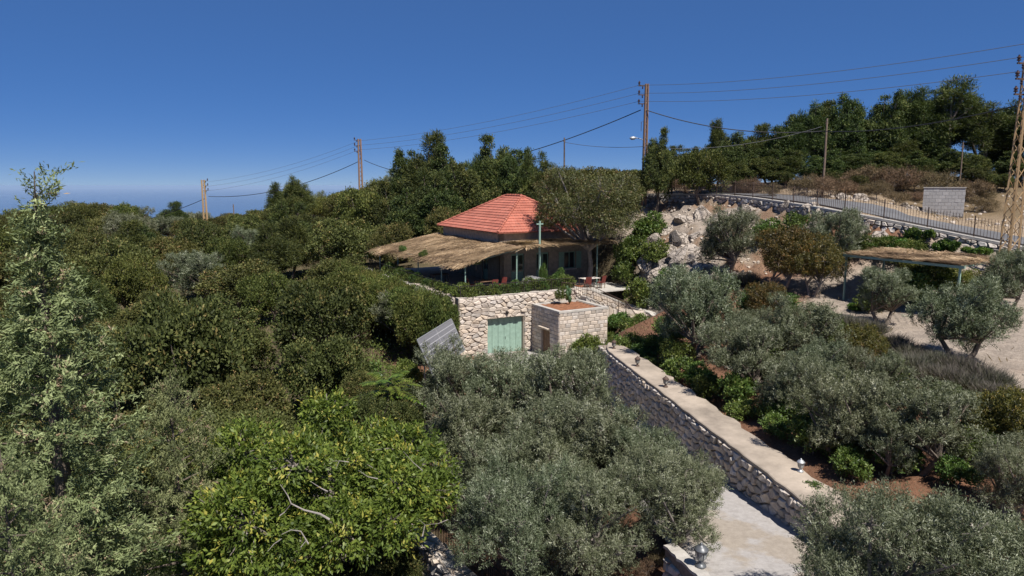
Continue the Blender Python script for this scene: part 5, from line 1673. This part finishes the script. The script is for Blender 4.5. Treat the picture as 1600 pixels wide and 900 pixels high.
# pines
def tree_top(kind, name, px, top, Y, rpx, label, group, k):
    """plant at distance Y so that the tip shows at photo height top"""
    c = P(px, top, Y); g = gz(c.x, c.y); pr = PROTO[kind][0]
    tot = pr['hc'] + {'pine': 2.75, 'holm': 2.8, 'tall_pine': 3.6, 'oak_bright': 1.7}[kind]
    return place_tree(kind, name, c.x, Y, g - .1, rpx*Y/FPX/pr['R'], (c.z - g + .1)/tot, rng.uniform(0, 6.28), label, "tree", group, k)
PN = "dark evergreens along the skyline"
where = [
 (612,290,80,40,'holm',"dark evergreen at the far corner of the reed canopy"),(640,243,82,40,'holm',"dark evergreen nearest the distant pole, behind the canopy"),(668,228,80,42,'pine',"tall dark evergreen behind the house, highest near the distant pole"),(697,238,79,38,'holm',"dark evergreen right of the tallest one behind the canopy"),
 (722,262,74,38,'holm',"dark evergreen directly behind the red roof's far corner"),(748,245,78,36,'pine',"dark evergreen between the two peaks behind the roof"),(775,222,78,40,'holm',"tall dark evergreen peaking behind the roof"),(806,240,76,34,'holm',"dark evergreen stepping down behind the roof ridge"),(832,252,74,30,'pine',"narrow dark evergreen between roof peak and almond tree"),(690,290,72,40,'holm',"low dark evergreen at the far corner of the roof"),(640,300,74,44,'holm',"low broad evergreen over the far end of the canopy"),(860,262,70,32,'pine',"dark evergreen behind the almond crown"),
 (1030,210,61.5,26,'holm',"dark evergreen right beside the rust brown lattice pole"),(1052,232,67,28,'holm',"dark evergreen second from the rust brown lattice pole"),(1100,224,60,42,'oak_bright',"round yellow green tree on the roadside wall"),(1125,198,70,22,'pine',"slim pointed evergreen behind the round yellow green tree"),(1075,236,68,30,'holm',"low dark evergreen behind the left half of the round tree"),
 (1150,214,66,34,'holm',"dark evergreen next to the round yellow green tree"),(1182,206,67,34,'pine',"dark evergreen third after the round yellow green tree"),(1212,205,66,34,'holm',"dark evergreen before the rise of the right skyline"),(1240,188,68,36,'holm',"dark evergreen where the right skyline begins to rise"),(1266,174,66,38,'pine',"dark evergreen just behind the slim brown timber pole"),
 (1296,164,67,42,'holm',"big dark evergreen right of the slim brown timber pole"),(1322,158,66,38,'holm',"tall dark evergreen second right of the slim pole"),(1352,180,68,36,'pine',"dark evergreen in the dip of the right skyline row"),(1386,155,66,40,'holm',"dark evergreen after the dip of the right skyline"),(1416,162,68,38,'holm',"dark evergreen above the tallest orange brown dry shrub"),(1442,152,66,40,'pine',"dark evergreen above the block tank"),
 (1470,148,68,38,'tall_pine',"loose evergreen just left of the tallest evergreen"),(1494,124,65,44,'tall_pine',"tallest evergreen of the right skyline"),(1516,158,67,36,'tall_pine',"loose evergreen just right of the tallest evergreen"),(1544,163,63,36,'tall_pine',"loose evergreen left of the tan lattice pole"),(1574,178,66,36,'holm',"evergreen directly behind the tan lattice pole"),(1606,158,62,42,'tall_pine',"loose evergreen right of the tan lattice pole"),(1660,150,58,55,'tall_pine',"evergreen partly beyond the right photo edge"),
 (1200,248,64,34,'holm',"bushy low evergreen behind the orange dry shrub"),(1232,240,64,36,'pine',"bushy low evergreen before the slim pole"),(1318,235,64,38,'holm',"bushy low evergreen behind the pale grey dry shrub"),(1362,228,65,38,'holm',"bushy low evergreen behind the rocks beyond the road"),(1408,225,64,36,'pine',"bushy low evergreen behind the tall orange brown dry shrub"),(1455,222,66,34,'holm',"bushy low evergreen behind the block tank"),(1155,255,64,30,'holm',"bushy low evergreen right of the round tree"),(1288,240,61,32,'holm',"bushy low evergreen between the slim pole and the pale grey shrub"),(1340,243,61,32,'holm',"bushy low evergreen over the white boulder beyond the road"),(1388,240,62,32,'holm',"bushy low evergreen above the orange brown shrub's left side"),(1432,240,62,32,'holm',"bushy low evergreen just left of the block tank's back"),(1482,236,62,32,'holm',"bushy low evergreen under the tallest evergreen"),(1520,243,60,30,'holm',"bushy low evergreen right of the block tank"),(1592,240,58,32,'holm',"bushy low evergreen right of the tan pole's foot"),(1560,232,66,32,'pine',"bushy low evergreen left of the tan pole's foot")]
for i, (px, top, Y, rp, kd, lab) in enumerate(where):
    tree_top(kd, 'round_tree' if kd == 'oak_bright' else 'evergreen_tree', px, top, Y, rp, lab, PN, i)

# oak scrub over the left hillside, spaced out with distance
LMK = [("the solar panel",680,540),("the reed canopy's far tip",590,385),("the distant pole",565,265),("the tan lattice pole",323,320),("the domed tree",170,330),("the tall cypress",95,420),
       ("the cypress sapling",280,690),("the walnut crown",520,640),("the low left horizon",20,345),("the frond plant",605,585),("the pale rock",375,490),("the foot of the tall cypress",60,760)]
made = []
def far_enough(x, y, s):
    return all((x-a)**2 + (y-b)**2 > (s*.5+c*.5)**2 for a, b, c in made)
ORD = ["first","second","third","fourth","fifth","sixth","seventh","eighth","ninth","tenth","eleventh","twelfth","thirteenth","fourteenth","fifteenth","sixteenth","seventeenth","eighteenth","nineteenth","twentieth"]
cands = []
r2 = random.Random(4)
tries = 0
while tries < 9000:
    tries += 1
    Y = 15 + 150*r2.random()**1.35
    px = r2.uniform(-90, 1010)
    u = (px-800)/FPX*Y
    x = u
    a, b = to_ab(x, Y)
    if -7.6 < a < 12.5 and b > -16 and b < 14.5: continue
    if Y < 47 and x > -5.6 - max(0, (26-Y))*.02: continue
    if Y < 24 and x > -7.5: continue
    if Y < 15.5 and x > -9: continue
    if (x+5)**2 + (Y-39)**2 < 12: continue
    if x > 9 and Y < 69: continue
    s = 2.7 + Y*.022 + r2.random()**1.5*3.0
    if not far_enough(x, Y, s*1.12): continue
    made.append((x, Y, s*1.12))
    cands.append((x, Y, s))
cands.sort(key=lambda c: c[1])
labels = {}
for (x, Y, s) in cands:
    g = gz(x, Y)
    far = Y > 60
    bright = vnoise(np.array([x]), np.array([Y]), .09, 55)[0] + rng.uniform(-.5,.5) > .15
    kind = 'oak_near' if Y < 30 else ('oak_bright' if bright else 'oak')
    kq = rng.random()
    if Y > 30 and kq < .10: kind = 'pine'
    elif Y > 34 and kq < .19: kind = 'olive'
    R0 = PROTO[kind][0]['R']
    sx = s*.64/R0*rng.uniform(.85,1.15)
    sz = sx*rng.uniform(.8,1.5)
    if kind == 'pine': sx *= .85; sz = sx*rng.uniform(.75,1.0)
    if kind == 'olive': sz = sx*rng.uniform(.7,.9)
    # keep the skyline where the photo has it
    pr = project((x, Y, g + 3.3*sz))
    lim = np.interp(pr[0], [-60,0,60,110,210,215,260,330,430,520,600,640,900,1000], [322,335,318,312,315,338,345,338,318,300,282,262,262,262])
    half = R0*sx*FPX/Y*.8                       # keep the canopy and the solar panel in view
    if Y < 64 and pr[0]+half > 578 and pr[0] < 730: lim = max(lim, 418 if pr[0] < 640 else 445)
    if Y < 40 and pr[0]+half > 645: lim = max(lim, 575)
    while pr[1] < lim and sz > .62:
        sz *= .93; sx *= .95; pr = project((x, Y, g + 3.3*sz))
    if pr[1] < lim - 3: continue
    cpx = project((x, Y, g + 1.8*sz))
    lm = min(LMK, key=lambda l: (l[1]-cpx[0])**2 + ((l[2]-cpx[1])*1.3)**2)
    side = ("left of" if cpx[0] < lm[1] else "right of") if abs(cpx[0]-lm[1]) > 1.3*abs(cpx[1]-lm[2]) else ("above" if cpx[1] < lm[2] else "below")
    if side == "left of": side = "to the left of"
    elif side == "right of": side = "to the right of"
    col_ = "grey green" if kind == 'olive' else ("blackish green" if kind == 'pine' else ("olive green" if bright else "dark green"))
    key = (col_, side, lm[0]); n = labels.get(key, 0); labels[key] = n+1
    ordw = ORD[n] if n < len(ORD) else f"{n+1}th"
    place_tree(kind, 'oak_shrub', x, Y, g-.1, sx, sz, rng.uniform(0,6.28), f"{ordw} nearest {col_} oak shrub {side} {lm[0]}", "shrub", "oak scrub on the left hillside")
tree_px('oak', 'domed_tree', 175, 345, 152, 42, "big domed dark tree on the skyline behind the stub of a lattice pole", k=2)
tree_px('oak', 'domed_tree', 45, 350, 150, 40, "low domed dark tree on the skyline left of the cypress tip", k=1)
tree_px('oak', 'domed_tree', 110, 345, 155, 36, "dark tree joining the two domed trees on the skyline", k=3)

# garden shrubs along the wall cap and elsewhere
SH = "green shrubs along the wall cap"
rowpts = [(33.0,1.1),(31.6,1.7),(30.2,1.75),(29.0,2.3),(27.6,1.8),(26.2,2.2),(24.8,1.75),(23.6,2.3),(22.4,1.85),(21.3,2.4),(20.3,1.9),(19.4,2.5),(18.6,2.0),(17.8,2.6),(16.9,2.0)]
for i, (y, off) in enumerate(rowpts):
    q = Vector(wall_pt(y, off))
    s = rng.uniform(.75,1.2)
    place_tree('shrub', 'garden_shrub', q.x, q.y, gz(q.x,q.y)-.05, s, s*rng.uniform(.8,1.4), rng.uniform(0,6), f"{ORD[i]} green shrub from the far end of the wall cap", "shrub", SH)
for i, (px, py, Y, rp, lab) in enumerate([
    (1000,540,36,24,"dark green bush at the far end of the retaining wall"),(915,540,42,24,"green bush at the foot of the stone planter"),(945,520,42.5,18,"small green bush beside the lower stairs"),(1000,455,43,22,"green bush against the stair wall"),
    (1040,440,42,20,"green bush above the stair wall below the rocks"),(975,430,47,22,"green bush at the terrace end of the stair wall"),(1020,400,48,18,"grey green bush on the rocky outcrop"),(1205,360,46,28,"leafy green bush on the slope left of the palm like shrub"),(1250,355,45,24,"upright green bush on the slope under the broken wall"),
    (1300,690,20.5,26,"bright green bush on red soil near the closest olive"),(1330,700,20,22,"vivid green cushion bush on the red soil"),(1530,700,17,46,"leafy green bush at the right edge above the red soil"),(1500,740,16,30,"dark green bush beside the red soil path"),(1270,770,15.5,22,"yellow green bush at the near end of the wall cap"),
    (600,640,22,34,"green bush between the walnut crown and the frond plant"),(640,590,31,26,"green bush at the foot of the solar panel"),(655,630,27,26,"green bush between the solar panel and the walnut"),(628,612,28,24,"green bush right of the frond plant"),(565,600,30,30,"green bush left of the frond plant"),(1000,378,52,28,"bush on the brown bank right of the almond trunk"),(1022,396,49.5,20,"bush between the bank and the pale crag"),(984,402,50.5,24,"bush in the shade at the canopy's right end"),(1012,352,55,26,"bush high on the bank under the roadside wall"),(690,520,42,30,"green bush behind the solar panel"),(720,478,43.5,20,"green bush hanging at the garage wall corner"),(1365,470,35,24,"green bush under the reed shelter"),(1450,440,35,36,"dark leafy bush in the shade of the reed shelter"),(1420,450,36,34,"dark bush behind the young olive under the shelter"),(1400,610,25,26,"green bush between olive and lavender"),(1460,560,26,16,"small bush at the foot of the loose olive")]):
    tree_px('shrub', 'garden_shrub', px, py, Y, rp, lab, "shrub", "garden shrubs", k=i)
for i, (b, rr0) in enumerate([(-7.6,1.5),(-6.0,1.7),(-4.3,1.8),(-2.6,1.8),(-.9,1.9),(.9,1.9),(2.7,1.9),(4.5,2.0),(6.4,2.0),(8.4,2.1),(10.4,2.1),(12.4,2.2)]):
    q = HL(-8.2-rng.uniform(0,.4), b, 0); g = gz(q.x, q.y); pk_ = PROTO['oak_bright'][0]
    place_tree('oak_bright', 'terrace_bush', q.x, q.y, g-.1, rr0/pk_['R'], (q.z+1.2-g)/3.4, rng.uniform(0,6), f"{ORD[i]} tall green bush against the canopy side of the terrace wall, from the garage corner", "shrub", "bushes under the terrace wall")
HG = "hedge plants along the terrace rail"
for i in range(16):
    a = -6.0 + i*.56; q = HL(a, -6.2 + rng.uniform(-.15,.15), 0)
    s = rng.uniform(.85,1.15)
    place_tree('shrub', 'hedge_plant', q.x, q.y, q.z+.05, s, s*rng.uniform(.9,1.25), rng.uniform(0,6), f"{ORD[i]} hedge plant along the terrace rail from the shrub corner", "shrub", HG)
for i in range(12):
    b = -5.2 + i*1.3; q = HL(-5.75 + rng.uniform(-.1,.1), b, 0); s = rng.uniform(.75,1.1)
    place_tree('shrub', 'hedge_plant', q.x, q.y, q.z+.05, s, s*rng.uniform(.9,1.2), rng.uniform(0,6), f"{ORD[i]} hedge plant along the canopy side rail from the garage corner", "shrub", HG)
q = HL(1.75,-3.9,0); place_tree('shrub', 'climbing_plant', q.x, q.y, q.z, .55, 2.0, 0, "bright green climber winding up the foot of the cross post", "plant", None, 0)
q = HL(2.7,-4.6,0); place_tree('shrub', 'potted_bush', q.x, q.y, q.z+.3, .8, 1.4, 0, "grey green potted bush beside the cross post", "plant", None, 1)
for i, (a, b, s) in enumerate([(-3.4,-3.2,.5),(-4.8,3.5,.6),(-4.9,8.0,.6)]):
    q = HL(a,b,2.2); place_tree('shrub', 'creeper', q.x, q.y, q.z-.15, s*1.1, s*1.1, i, ["leafy creeper over the front corner of the reed canopy","leafy creeper on the middle of the canopy's outer edge","leafy creeper near the far end of the canopy's outer edge"][i], "creeper", "creepers on the canopy")
for i, (px, py, Y, rp, lab) in enumerate([(1402,380,40,26,"bright green ivy below the roadside wall, nearest the olive bush"),(1438,366,40,24,"bright green ivy climbing the roadside wall behind the shelter"),(1478,384,38.5,22,"bright green ivy over the right end of the shelter roof"),(1370,384,40.5,26,"low bright ivy at the left end of the shelter roof"),(1525,392,37,24,"dark ivy patch on the roadside wall near the tan pole"),(1340,480,36.5,20,"green creeper at the green shelter post foot")]):
    tree_px('ivy', 'ivy_patch', px, py, Y, rp, lab, "ivy", "ivy below the road", k=0)
LV_ = "lavender bushes in the gravel yard"
r3 = random.Random(9); n = 0
spots = [(1398,540,28.5),(1412,556,27.5),(1428,566,26.8),(1445,574,26.2),(1462,582,25.6),(1480,590,25.2),(1498,598,24.8),(1515,606,24.3),(1405,572,26.2),(1425,585,25.3),(1448,596,24.6),(1470,606,24),(1492,616,23.6),(1514,624,23.2),(1536,618,23.7),(1556,626,23.3),(1540,640,22.4),(1560,650,22),(1325,500,32),(1345,506,31.5),(1365,512,31),(1130,430,42),(1150,428,42.4),(1110,432,41.5),(1170,436,41.6)]
for i, (px, py, Y) in enumerate(spots):
    p = P(px, py, Y); s = r3.uniform(1.0,1.5)
    place_tree('lavender', 'lavender_bush', p.x, p.y, gz(p.x,p.y), s, s*r3.uniform(.8,1.1), r3.uniform(0,6), f"grey purple lavender bush, {ORD[i] if i < 20 else ORD[i-20]} of the {'gravel yard' if i < 18 else ('row below the shelter post' if i < 21 else 'row above the silver olive')}", "lavender", LV_)
DS = "dry shrubs beyond the road"
r7 = random.Random(12); n7 = 0
for i in range(300):
    if n7 >= 14: break
    px = r7.uniform(1180, 1570); Y = r7.uniform(54, 62); x = (px-800)/FPX*Y
    dd7, _z, ss7 = poly_dist(np.array([x]), np.array([Y]), ROAD)
    if ss7[0] < 0 or dd7[0] < 4.5: continue
    s_ = r7.uniform(.45, .85)
    place_tree('dry_shrub', 'dry_shrub', x, Y, gz(x, Y)-.05, s_, s_*r7.uniform(.8,1.3), r7.uniform(0,6), f"{ORD[n7]} low dry shrub scattered on the bank beyond the road", "shrub", "scattered dry shrubs on the bank"); n7 += 1
for i, (px, py, Y, rp, lab) in enumerate([
    (1055,292,66,22,"straw coloured shrub behind the fence near the round tree"),(1175,292,62,20,"tan shrub behind the fence, left of the slim pole"),(1205,298,58,18,"orange dry shrub right behind the fence"),(1262,290,57,26,"grey dry shrub at the foot of the slim pole"),(1300,292,57,26,"grey green dry shrub right of the slim pole"),
    (1345,280,58,30,"pale grey dry shrub below the evergreens"),(1370,298,55,24,"orange brown dry shrub beside the rocks"),(1398,282,57,32,"tall orange brown dry shrub in the middle of the bank"),(1430,285,56,28,"dark grey dry shrub behind the block tank"),(1400,310,52,20,"dry shrub left of the block tank"),(1465,288,57,26,"grey dry shrub on top of the bank behind the tank"),(1520,300,54,26,"dry shrub right of the block tank"),(1535,320,49,22,"brown dry shrub by the road near the tan pole"),
    (560,530,40,20,"rusty dead twigs in the oak scrub left of the panel"),(590,515,41,16,"orange dead twigs above the frond plant"),(375,505,45,20,"pale dry shrub at the bare rock in the scrub"),(520,570,33,14,"tan dead tuft in the oak scrub below the rusty twigs"),(1028,872,14.2,18,"dry weeds growing against the low wall by the lantern"),(1010,890,13.6,16,"dry weeds on red soil at the bottom edge by the low wall")]):
    tree_px('dry_shrub', 'dry_shrub', px, py, Y, rp, lab, "shrub", DS, k=i)

for i, (px, py, Y, rp, lab) in enumerate([(1350,438,41,34,"dark vine bush at the back of the reed shelter near the green post"),(1400,440,40,36,"dark vine bush at the back of the reed shelter, middle"),(1455,444,38,38,"dark vine bush at the back of the reed shelter, far end"),(1500,448,36,34,"dark vine bush behind the loose olive at the shelter end")]):
    tree_px('oak_bright', 'vine_bush', px, py-6, Y+1.2, rp+8, lab, "shrub", "vine bushes behind the shelter", k=i, fixed=True)
for i, (px, py, Y, rp, lab) in enumerate([(590,900,12.5,70,"dark oak bush under the walnut crown at the bottom edge"),(420,905,11.5,80,"dark oak bush at the bottom edge beneath the walnut"),(665,880,15.5,40,"small oak bush between the walnut and the garden wall")]):
    tree_px('oak_near', 'oak_shrub', px, py, Y, rp, lab, "shrub", "oak bushes under the walnut", k=i)
for i, (px, py, Y, rp, lab) in enumerate([(1175,520,32,40,"grey olive bush between the wide silver olive and the pomegranates"),(1380,590,25,46,"olive bush touching the lavender"),(1390,690,19,46,"olive bush behind the closest large olive"),(1510,640,21,46,"olive bush below the gravel yard"),(1320,575,27,40,"olive bush left of the low yellowish pomegranate")]):
    tree_px('olive', 'olive_tree', px, py, Y, rp, lab, group="olive bushes in the right garden", k=i)
r6 = random.Random(31); n6 = 0
for i in range(400):
    y = r6.uniform(17, 42); x = r6.uniform(wall_x(y)+2.6, 15.5)
    if n6 >= 20 or not all((x-a)**2+(y-b)**2 > 2.2 for a, b in GS): continue
    GS.append((x, y)); s_ = r6.uniform(.8, 1.5)
    pp = project((x, y, gz(x, y)+.5))
    place_tree('shrub', 'garden_shrub', x, y, gz(x, y)-.05, s_, s_*r6.uniform(.8,1.3), r6.uniform(0,6), f"{ORD[n6]} low green shrub under the right garden olives", "shrub", "low shrubs under the garden olives"); n6 += 1
for i, (px, py, Y, rp, lab) in enumerate([(966,502,43.5,20,"green bush at the bend of the stone stairs"),(992,508,41.5,24,"leafy bush on the earth bank below the stair wall"),(1014,520,39,24,"leafy bush on the earth bank nearest the silver olive"),(950,536,41.5,16,"small bush where the wall cap meets the stairs"),(978,528,39.5,20,"low bush behind the far end of the wall cap"),(1024,545,36,20,"low bush under the silver olive beside the cap")]):
    tree_px('shrub', 'garden_shrub', px, py, Y, rp, lab, "shrub", "bushes around the stairs", k=i)
for i, (px, Y, s_) in enumerate([(1330,58,.5),(1375,60,.6),(1290,60,.55),(1432,60,.5),(1520,58,.55),(1220,62,.5),(1555,56,.5)]):
    x = (px-800)/FPX*Y
    place_tree('oak', 'green_shrub', x, Y, gz(x,Y), s_, s_*.9, i, f"{ORD[i]} dark green shrub among the dry shrubs beyond the road", "shrub", "green shrubs among the dry bank")
# frond plant (pinnate leaves in a rosette)
fp = P(605, 600, 27.5); fg = gz(fp.x, fp.y)
fr = empty("frond_plant", (fp.x, 27.5, fg), 0, "bright green sapling with long feathery fronds beside the solar panel", "plant")
m = MB(); m.tube([(0,0,-.3),(0.05,0,fp.z-fg)], [.06,.035], 6); m.build("stem", M['bark'], fr)
r = np.random.default_rng(5)
for i in range(20):
    ph = i*2.4; el = .15 + .95*(i/20); L = 1.65 - .4*(i/20); m = MB(); pts_ = []
    o0 = np.array([0.05,0,fp.z-fg - .5 + .6*i/20])
    for k in range(12):
        t = k/11; d = np.array([math.cos(ph)*math.cos(el), math.sin(ph)*math.cos(el), math.sin(el)])
        pts_.append(o0 + d*L*t - np.array([0,0,.45*t*t*L]))
    m2 = np.array(pts_); c = np.repeat(m2[2:], 2, 0); side = np.array([-math.sin(ph), math.cos(ph), 0.0])
    d = np.array([side*(1 if q % 2 else -1)+np.array([math.cos(ph)*.5,math.sin(ph)*.5,-.2]) for q in range(len(c))]); d = unit(d)
    nn = unit(np.tile([0,0,1.0],(len(c),1)) - d*d[:,2:3])
    V = leaf_quads(c, d, nn, .42*(1-.4*np.linspace(0,1,len(c))), .11, .1)
    link(bpy.data.objects.new("frond", np_mesh("frond", V, np.arange(len(V)).reshape(-1,4), M['frond'], r.uniform(.2,1,len(c)))), fr)
# flowering cactus in the planter
q = HL(.9,-8.2,-.36); fc = empty("flowering_plant", tuple(q), 0, "white flowering plant with dark cactus pads in the stone planter", "plant")
for i in range(5):
    m = MB(); x = .12*math.cos(i*2.1)+.25; y = .1*math.sin(i*2.1); m.lathe([(.02,0),(.1,.1),(.14,.3),(.1,.5),(.02,.58)], 8, (x,y,.1+.16*i)); m.build("pad", M['cactus'] if 'cactus' in M else M['green'], fc, True)
pr = PROTO['shrub'][1]
o = link(bpy.data.objects.new("foliage", pr['crown']), fc); o.location = (-.25,0,.2); o.scale = (.75,.75,1.1)
m = MB(); r5 = random.Random(3)
for i in range(60):
    a = r5.uniform(0,6.3); m.lathe([(.01,0),(.045,.02),(.06,.05)], 5, (-.25+.45*math.cos(a)*r5.random(), .45*math.sin(a)*r5.random(), .45+.55*r5.random()))
o = m.build("blossoms", M['flower'], fc); o["kind"] = "stuff"

# ------------------------------------------------------------------ rocks
rk = random.Random(21)
named = [(1205,336,50,.8,"broken pale rock below the cracked roadside wall"),(1240,345,48.5,.9,"broad rock slab under the collapsed wall"),(1285,340,46.8,.8,"pale rock between wall collapse and slope olive"),(1330,352,44.5,.8,"rock beside the olive bush below the road"),(1195,350,49.5,.8,"rock poking out above the leafy slope bush"),(1365,372,42.3,.7,"rock at the edge of the bright ivy"),(1340,370,43,.7,"orange stained rock above the shelter"),
 (1062,352,52.5,1.5,"tall pale limestone outcrop at the top of the rocky slope"),(1050,372,50.5,1.4,"cracked limestone outcrop right of the almond tree"),(1075,388,49,1.2,"tilted limestone slab below the outcrop"),(1040,392,49.5,1.1,"grey boulder at the edge of the almond shade"),
 (1088,360,52,1.0,"pale rock beside the round slope olive"),(1030,420,46.5,.9,"boulder above the stair wall"),(1010,405,48.5,1.1,"dark boulder under the almond branches"),(985,395,50.5,1.2,"shaded boulder at the foot of the almond tree"),(1100,405,47,.8,"low slab on the red slope"),
 (1065,405,47.5,.8,"square limestone block low on the slope"),(1265,368,46.5,.7,"white rock between slope bushes"),(1230,332,50,.7,"rock under the broken roadside wall"),(1262,330,48,.8,"pale rock leaning on the roadside wall"),(1310,345,45.5,.7,"rock row stone below the roadside wall"),(1350,362,43.5,.7,"flat rock on the slope above ivy"),(1378,366,42.5,.6,"pale slab near the ivy"),
 (375,488,46,1.0,"pale rock peeking out of the oak scrub"),(300,430,68,1.1,"bare whitish rock among distant oak scrub"),(520,565,34,.6,"small tan rock in the oak scrub"),
 (1315,305,54,.7,"rock behind the fence near the slim pole"),(1340,303,54,.9,"white boulder beyond the road, left one"),(1352,306,53,.6,"grey boulder beyond the road beside the white one"),(1418,308,52,.7,"boulder left of the block tank"),(1428,320,51,.8,"tan boulder touching the block tank"),
 (1475,272,58,1.0,"pale boulder on the bank above the block tank"),(1500,282,57,.9,"white boulder above the right end of the tank"),(1265,305,53,.6,"rock behind the fence right of the slim pole foot"),(1115,420,44,.6,"flat stone at the edge of lavender row"),(1150,422,44,.6,"flat stone under the round slope olive")]
for i, (px, py, Y, s, lab) in enumerate(named):
    rock(px, py, Y, s, i, lab)
crag = [(1045,335,56,1.2),(1075,335,56,1.0),(1100,338,56,1.1),(1050,355,52,1.2),(1078,370,50.5,1.0),(1062,388,49,.9),(1036,378,50.5,1.0),(1092,378,50,.9),(1048,405,47.5,.8),(1085,398,48.5,.9),(1120,345,53,.9),(1150,335,53,.8),(1180,338,51.5,.8),(1025,345,54,1.2),(1015,370,51.5,1.1),(1110,395,48,.7),(1130,330,55,.9),(1165,328,53.5,.9)]
for i, (px, py, Y, s) in enumerate(crag):
    rock(px, py, Y, s, 40+i, f"{ORD[i]} angular block of the pale crag beside the almond tree", "blocks of the limestone crag", 1.25)
# loose stones strewn over the slope and the road verge: too many and small to count
mr = MB()
base_me = rocks[6]; bv = [v.co.copy() for v in base_me.vertices]; bf = [tuple(p.vertices) for p in base_me.polygons]
for i in range(1500):
    k = rk.random()
    if k < .6: x = rk.uniform(9, 27); y = rk.uniform(43, 64)
    elif k < .85: x = rk.uniform(16, 40); y = rk.uniform(44, 62)
    else: x = rk.uniform(14, 26); y = rk.uniform(20, 38)
    dd, zz, ss = poly_dist(np.array([x]), np.array([y]), FENCE)
    if k < .6 and (ss[0] > 0 or dd[0] < .5): continue
    if .6 <= k < .85 and (ss[0] < 0 or dd[0] < 5.8): continue
    s = rk.uniform(.05,.24) if k < .85 else rk.uniform(.02,.08); g = gz(x, y); a = rk.uniform(0,6.3); ca, sa = math.cos(a), math.sin(a); sq = rk.uniform(.7,1.4)
    mr.add([((v.x*ca-v.y*sa)*s*sq+x, (v.x*sa+v.y*ca)*s+y, v.z*s+g+.02) for v in bv], bf)
tag(mr.build("loose_stones", M['lime']), "loose pale stones strewn over the slope and road verge", "stones", kind="stuff")
# dry grass
r = np.random.default_rng(8); N = 26000
x = r.uniform(-3, 40, N); y = r.uniform(12, 66, N)
dd, zz, ss = poly_dist(x, y, FENCE); rr_, _z, _s2 = poly_dist(x, y, ROAD)
a_, b_ = to_ab(x, y)
ok = (rr_ > 3.0) & (dd > .6) & ~((a_ > -8.5) & (a_ < 9) & (b_ > -14) & (b_ < 14)) & ~((x > drive_left(y)-.5) & (x < wall_x(y)+1.5) & (y < 47)) & (vnoise(x, y, .5, 61) + .4*vnoise(x, y, 1.7, 62) > .25)
ok &= ~((x > 15) & (y < 41) & (r.random(N) < .75))
x, y = x[ok], y[ok]; N = len(x); z = height(x, y)
d = unit(np.stack([r.normal(size=N)*.5, r.normal(size=N)*.5, np.full(N,.8)],-1)); nn = unit(r.normal(size=(N,3))); nn = unit(nn - d*(nn*d).sum(1,keepdims=True))
V = leaf_quads(np.stack([x,y,z-.02],-1), d, nn, r.uniform(.15,.45,N), r.uniform(.02,.05,N), .1)
o = link(bpy.data.objects.new("dry_grass", np_mesh("dry_grass", V, np.arange(len(V)).reshape(-1,4), M['grass'], r.random(N))))
tag(o, "sparse dry grass over the garden slope and road bank", "grass", kind="stuff")
# low undergrowth closing the gaps between the oak shrubs
N = 24000
Yr = 14 + 140*r.random(N)**1.3; px = r.uniform(-100, 700, N); x = (px-800)/FPX*Yr
a_, b_ = to_ab(x, Yr)
ok = ~((a_ > -7) & (b_ > -16)) & (x < -5.2) & (vnoise(x, Yr, .22, 71) > -.55)
x, Yr = x[ok], Yr[ok]; z = height(x, Yr)
sc = np.clip(.7+Yr*.006, .7, 1.5)
pts = np.stack([x, Yr, z + r.uniform(.02,.5,len(x))], -1); outs = unit(r.normal(size=(len(x),3))*.5 + np.array([0,0,1]))
V, t = foliage(r, pts, outs, 8, .45, .20, .11, up=.3, rnd=.8)
o = link(bpy.data.objects.new("undergrowth", np_mesh("undergrowth", V, np.arange(len(V)).reshape(-1,4), M['oakb'], t)))
tag(o, "low green undergrowth between the oak shrubs on the hillside", "undergrowth", kind="stuff")

# ------------------------------------------------------------------ the air over the sea
hm, hnt, hb = newmat('sea_air')
hnt.nodes.remove(hb)
pv = hnt.nodes.new("ShaderNodeVolumePrincipled")
pv.inputs["Color"].default_value = (.50, .68, .95, 1)
pv.inputs["Density"].default_value = 1.6e-5
pv.inputs["Anisotropy"].default_value = 0.0
hnt.links.new(pv.outputs[0], hnt.nodes["Material Output"].inputs["Volume"])
m = MB(); m.box(-170000, 170000, -170000, 170000, -680, 26)
tag(m.build("haze", hm), "thin blue haze lying over the hill and the sea", "haze", kind="stuff")
